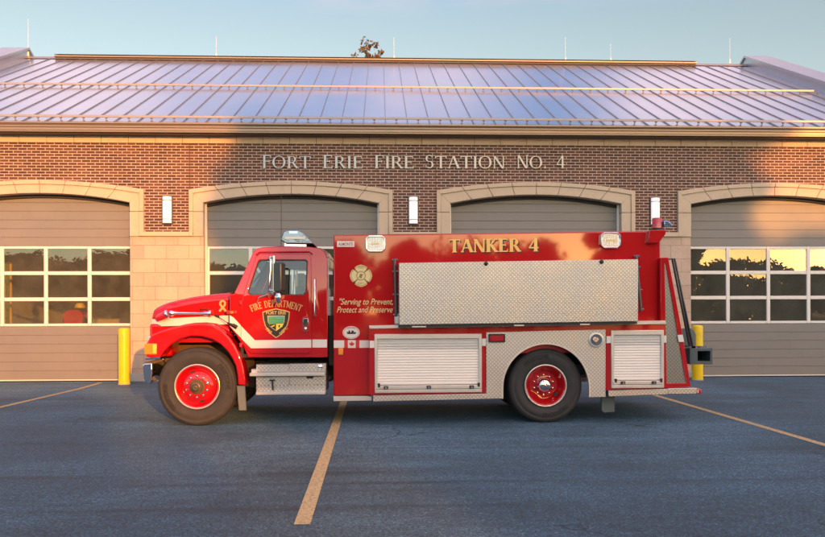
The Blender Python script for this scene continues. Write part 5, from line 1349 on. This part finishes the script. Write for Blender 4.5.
# the row of trees across the road, behind the camera: they shade the lot and show in the door panes
protos = []
TL = 'broad leafy tree in the row across the road, mirrored in the door panes'
GR = 'trees across the road'
protos.append(make_tree('broadleaf_tree', 12.0, -49, 6.6, 3.6, 1.4, 9000, .26, 11, 'leaf', TL, 'hedge', GR))
protos.append(make_tree('broadleaf_tree', 7.0, -49.5, 6.3, 3.7, 1.4, 9000, .26, 12, 'leaf', TL, 'hedge', GR))
protos.append(make_tree('broadleaf_tree', 2.0, -49, 6.9, 3.5, 1.4, 9000, .26, 13, 'leaf', TL, 'round', GR))
tall = make_tree('tall_tree', 19.6, -49.5, 14.3, 3.3, 2.0, 34000, .27, 14, 'leaf', 'tall dark tree across the road that shades the middle of the station', 'hedge', 'tall trees across the road')
def put(src, x, y, s, rzz, sz=None):
    c = dup(src); c.location = (x, y, 0); c.scale = (s, s, sz or s); c.rotation_euler = (0, 0, rzz); return c
rnd = random.Random(7)
x = -3.5; k = 0
while x > -62:
    put(protos[k % 3], x, -49.5 + rnd.uniform(-1, 1), 1.0 + (.18 if x < -18 else 0), rnd.uniform(0, 6), (1.0 if x > -18 else .92) * rnd.uniform(.93, 1.05)); x -= rnd.uniform(3.6, 4.6); k += 1
x = 35.0
while x < 70:
    put(protos[k % 3], x, -49.5 + rnd.uniform(-1, 1), 1.0, rnd.uniform(0, 6), rnd.uniform(.74, .95)); x += rnd.uniform(3.8, 5.0); k += 1
for i, (x, y, s, sz) in enumerate(((24.0, -49, 1, 1.03), (27.2, -50, 1, .98), (30.4, -49.5, .85, .76), (22.6, -53, 1, .97), (26.4, -53.5, 1, .97))):
    put(tall, x, y, s, i * 1.3, sz)


# ================================================================== LIGHT
SUN_EL = 7.4; SUN_AZ = 20.0    # azimuth of the sun measured from -Y towards +X
to_sun = Vector((sin(radians(SUN_AZ)) * cos(radians(SUN_EL)), -cos(radians(SUN_AZ)) * cos(radians(SUN_EL)), sin(radians(SUN_EL))))
sl = bpy.data.lights.new('sun', 'SUN'); sl.energy = 2.6; sl.angle = radians(.5); sl.color = (1.0, .37, .07)
so = bpy.data.objects.new('sun', sl); COL.objects.link(so); so.rotation_euler = to_sun.to_track_quat('Z', 'Y').to_euler()
w = bpy.data.worlds.new('World'); S.world = w; w.use_nodes = True; nt = w.node_tree; bg = nt.nodes['Background']
sky = nt.nodes.new('ShaderNodeTexSky'); sky.sky_type = 'NISHITA'; sky.sun_disc = False
sky.sun_elevation = radians(SUN_EL); sky.sun_rotation = atan2(to_sun.x, to_sun.y)
sky.air_density = 1.0; sky.dust_density = .4; sky.ozone_density = 2.5; sky.altitude = 100
tc = N(nt, 'ShaderNodeTexCoord'); sp = N(nt, 'ShaderNodeSeparateXYZ'); nt.links.new(tc.outputs['Generated'], sp.inputs[0])
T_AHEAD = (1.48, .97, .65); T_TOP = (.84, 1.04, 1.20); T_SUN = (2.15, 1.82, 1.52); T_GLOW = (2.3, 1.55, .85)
mz = N(nt, 'ShaderNodeMath', operation='MAXIMUM'); mz.inputs[1].default_value = .05; nt.links.new(sp.outputs['Z'], mz.inputs[0])
def div(a):
    d = N(nt, 'ShaderNodeMath', operation='DIVIDE'); nt.links.new(a, d.inputs[0]); nt.links.new(mz.outputs[0], d.inputs[1]); return d
cb = N(nt, 'ShaderNodeCombineXYZ'); nt.links.new(div(sp.outputs['X']).outputs[0], cb.inputs[0]); nt.links.new(div(sp.outputs['Y']).outputs[0], cb.inputs[1])
cn = N(nt, 'ShaderNodeTexNoise'); cn.inputs['Scale'].default_value = 1.9; cn.inputs['Detail'].default_value = 5; cn.inputs['Roughness'].default_value = .5
nt.links.new(cb.outputs[0], cn.inputs['Vector'])
r1 = N(nt, 'ShaderNodeMapRange', interpolation_type='SMOOTHSTEP'); r1.inputs['From Min'].default_value = .42; r1.inputs['From Max'].default_value = .60; nt.links.new(cn.outputs['Fac'], r1.inputs['Value'])
# clouds stay above about 22 degrees ahead (the strip of sky in the picture is clear); lower ones only towards the sun
r2 = N(nt, 'ShaderNodeMapRange', interpolation_type='SMOOTHSTEP'); r2.inputs['From Min'].default_value = .36; r2.inputs['From Max'].default_value = .52; nt.links.new(sp.outputs['Z'], r2.inputs['Value'])
m1 = N(nt, 'ShaderNodeMath', operation='MULTIPLY'); nt.links.new(r1.outputs[0], m1.inputs[0]); nt.links.new(r2.outputs[0], m1.inputs[1])
CLOUD = (4.6, 3.1, 3.1)
mx = N(nt, 'ShaderNodeMix', data_type='RGBA'); mx.inputs[7].default_value = rgb(CLOUD); nt.links.new(m1.outputs[0], mx.inputs[0]); nt.links.new(sky.outputs[0], mx.inputs[6])
# the sky is pale and hazy ahead, blue overhead, and brightest and warm on the side of the low sun
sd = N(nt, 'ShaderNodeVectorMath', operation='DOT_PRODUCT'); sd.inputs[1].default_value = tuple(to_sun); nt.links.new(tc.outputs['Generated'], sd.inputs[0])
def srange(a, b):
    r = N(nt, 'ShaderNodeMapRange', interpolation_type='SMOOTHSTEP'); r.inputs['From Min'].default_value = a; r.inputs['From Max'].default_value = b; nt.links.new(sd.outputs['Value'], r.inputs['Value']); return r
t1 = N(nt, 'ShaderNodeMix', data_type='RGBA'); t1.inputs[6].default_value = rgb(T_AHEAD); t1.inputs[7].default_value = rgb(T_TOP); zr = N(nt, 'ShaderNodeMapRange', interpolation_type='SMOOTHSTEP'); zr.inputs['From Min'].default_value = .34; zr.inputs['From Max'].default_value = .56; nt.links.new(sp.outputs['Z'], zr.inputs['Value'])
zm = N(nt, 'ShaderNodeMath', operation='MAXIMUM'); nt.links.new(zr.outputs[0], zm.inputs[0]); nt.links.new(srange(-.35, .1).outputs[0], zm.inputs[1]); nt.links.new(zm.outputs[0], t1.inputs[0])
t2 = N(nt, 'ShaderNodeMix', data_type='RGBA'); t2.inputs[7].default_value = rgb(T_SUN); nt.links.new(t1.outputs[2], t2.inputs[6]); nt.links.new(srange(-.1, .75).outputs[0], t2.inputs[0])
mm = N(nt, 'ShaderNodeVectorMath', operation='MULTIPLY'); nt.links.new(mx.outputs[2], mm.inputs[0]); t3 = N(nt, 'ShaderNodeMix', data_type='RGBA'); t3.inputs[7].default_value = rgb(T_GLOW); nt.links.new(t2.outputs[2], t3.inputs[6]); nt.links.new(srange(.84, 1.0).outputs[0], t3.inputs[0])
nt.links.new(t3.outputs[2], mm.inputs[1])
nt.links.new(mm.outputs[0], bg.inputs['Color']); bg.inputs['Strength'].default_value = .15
vs = S.view_settings; vs.view_transform = 'Standard'; vs.look = 'None'; vs.gamma = 1; vs.use_curve_mapping = False; vs.exposure = 1.2
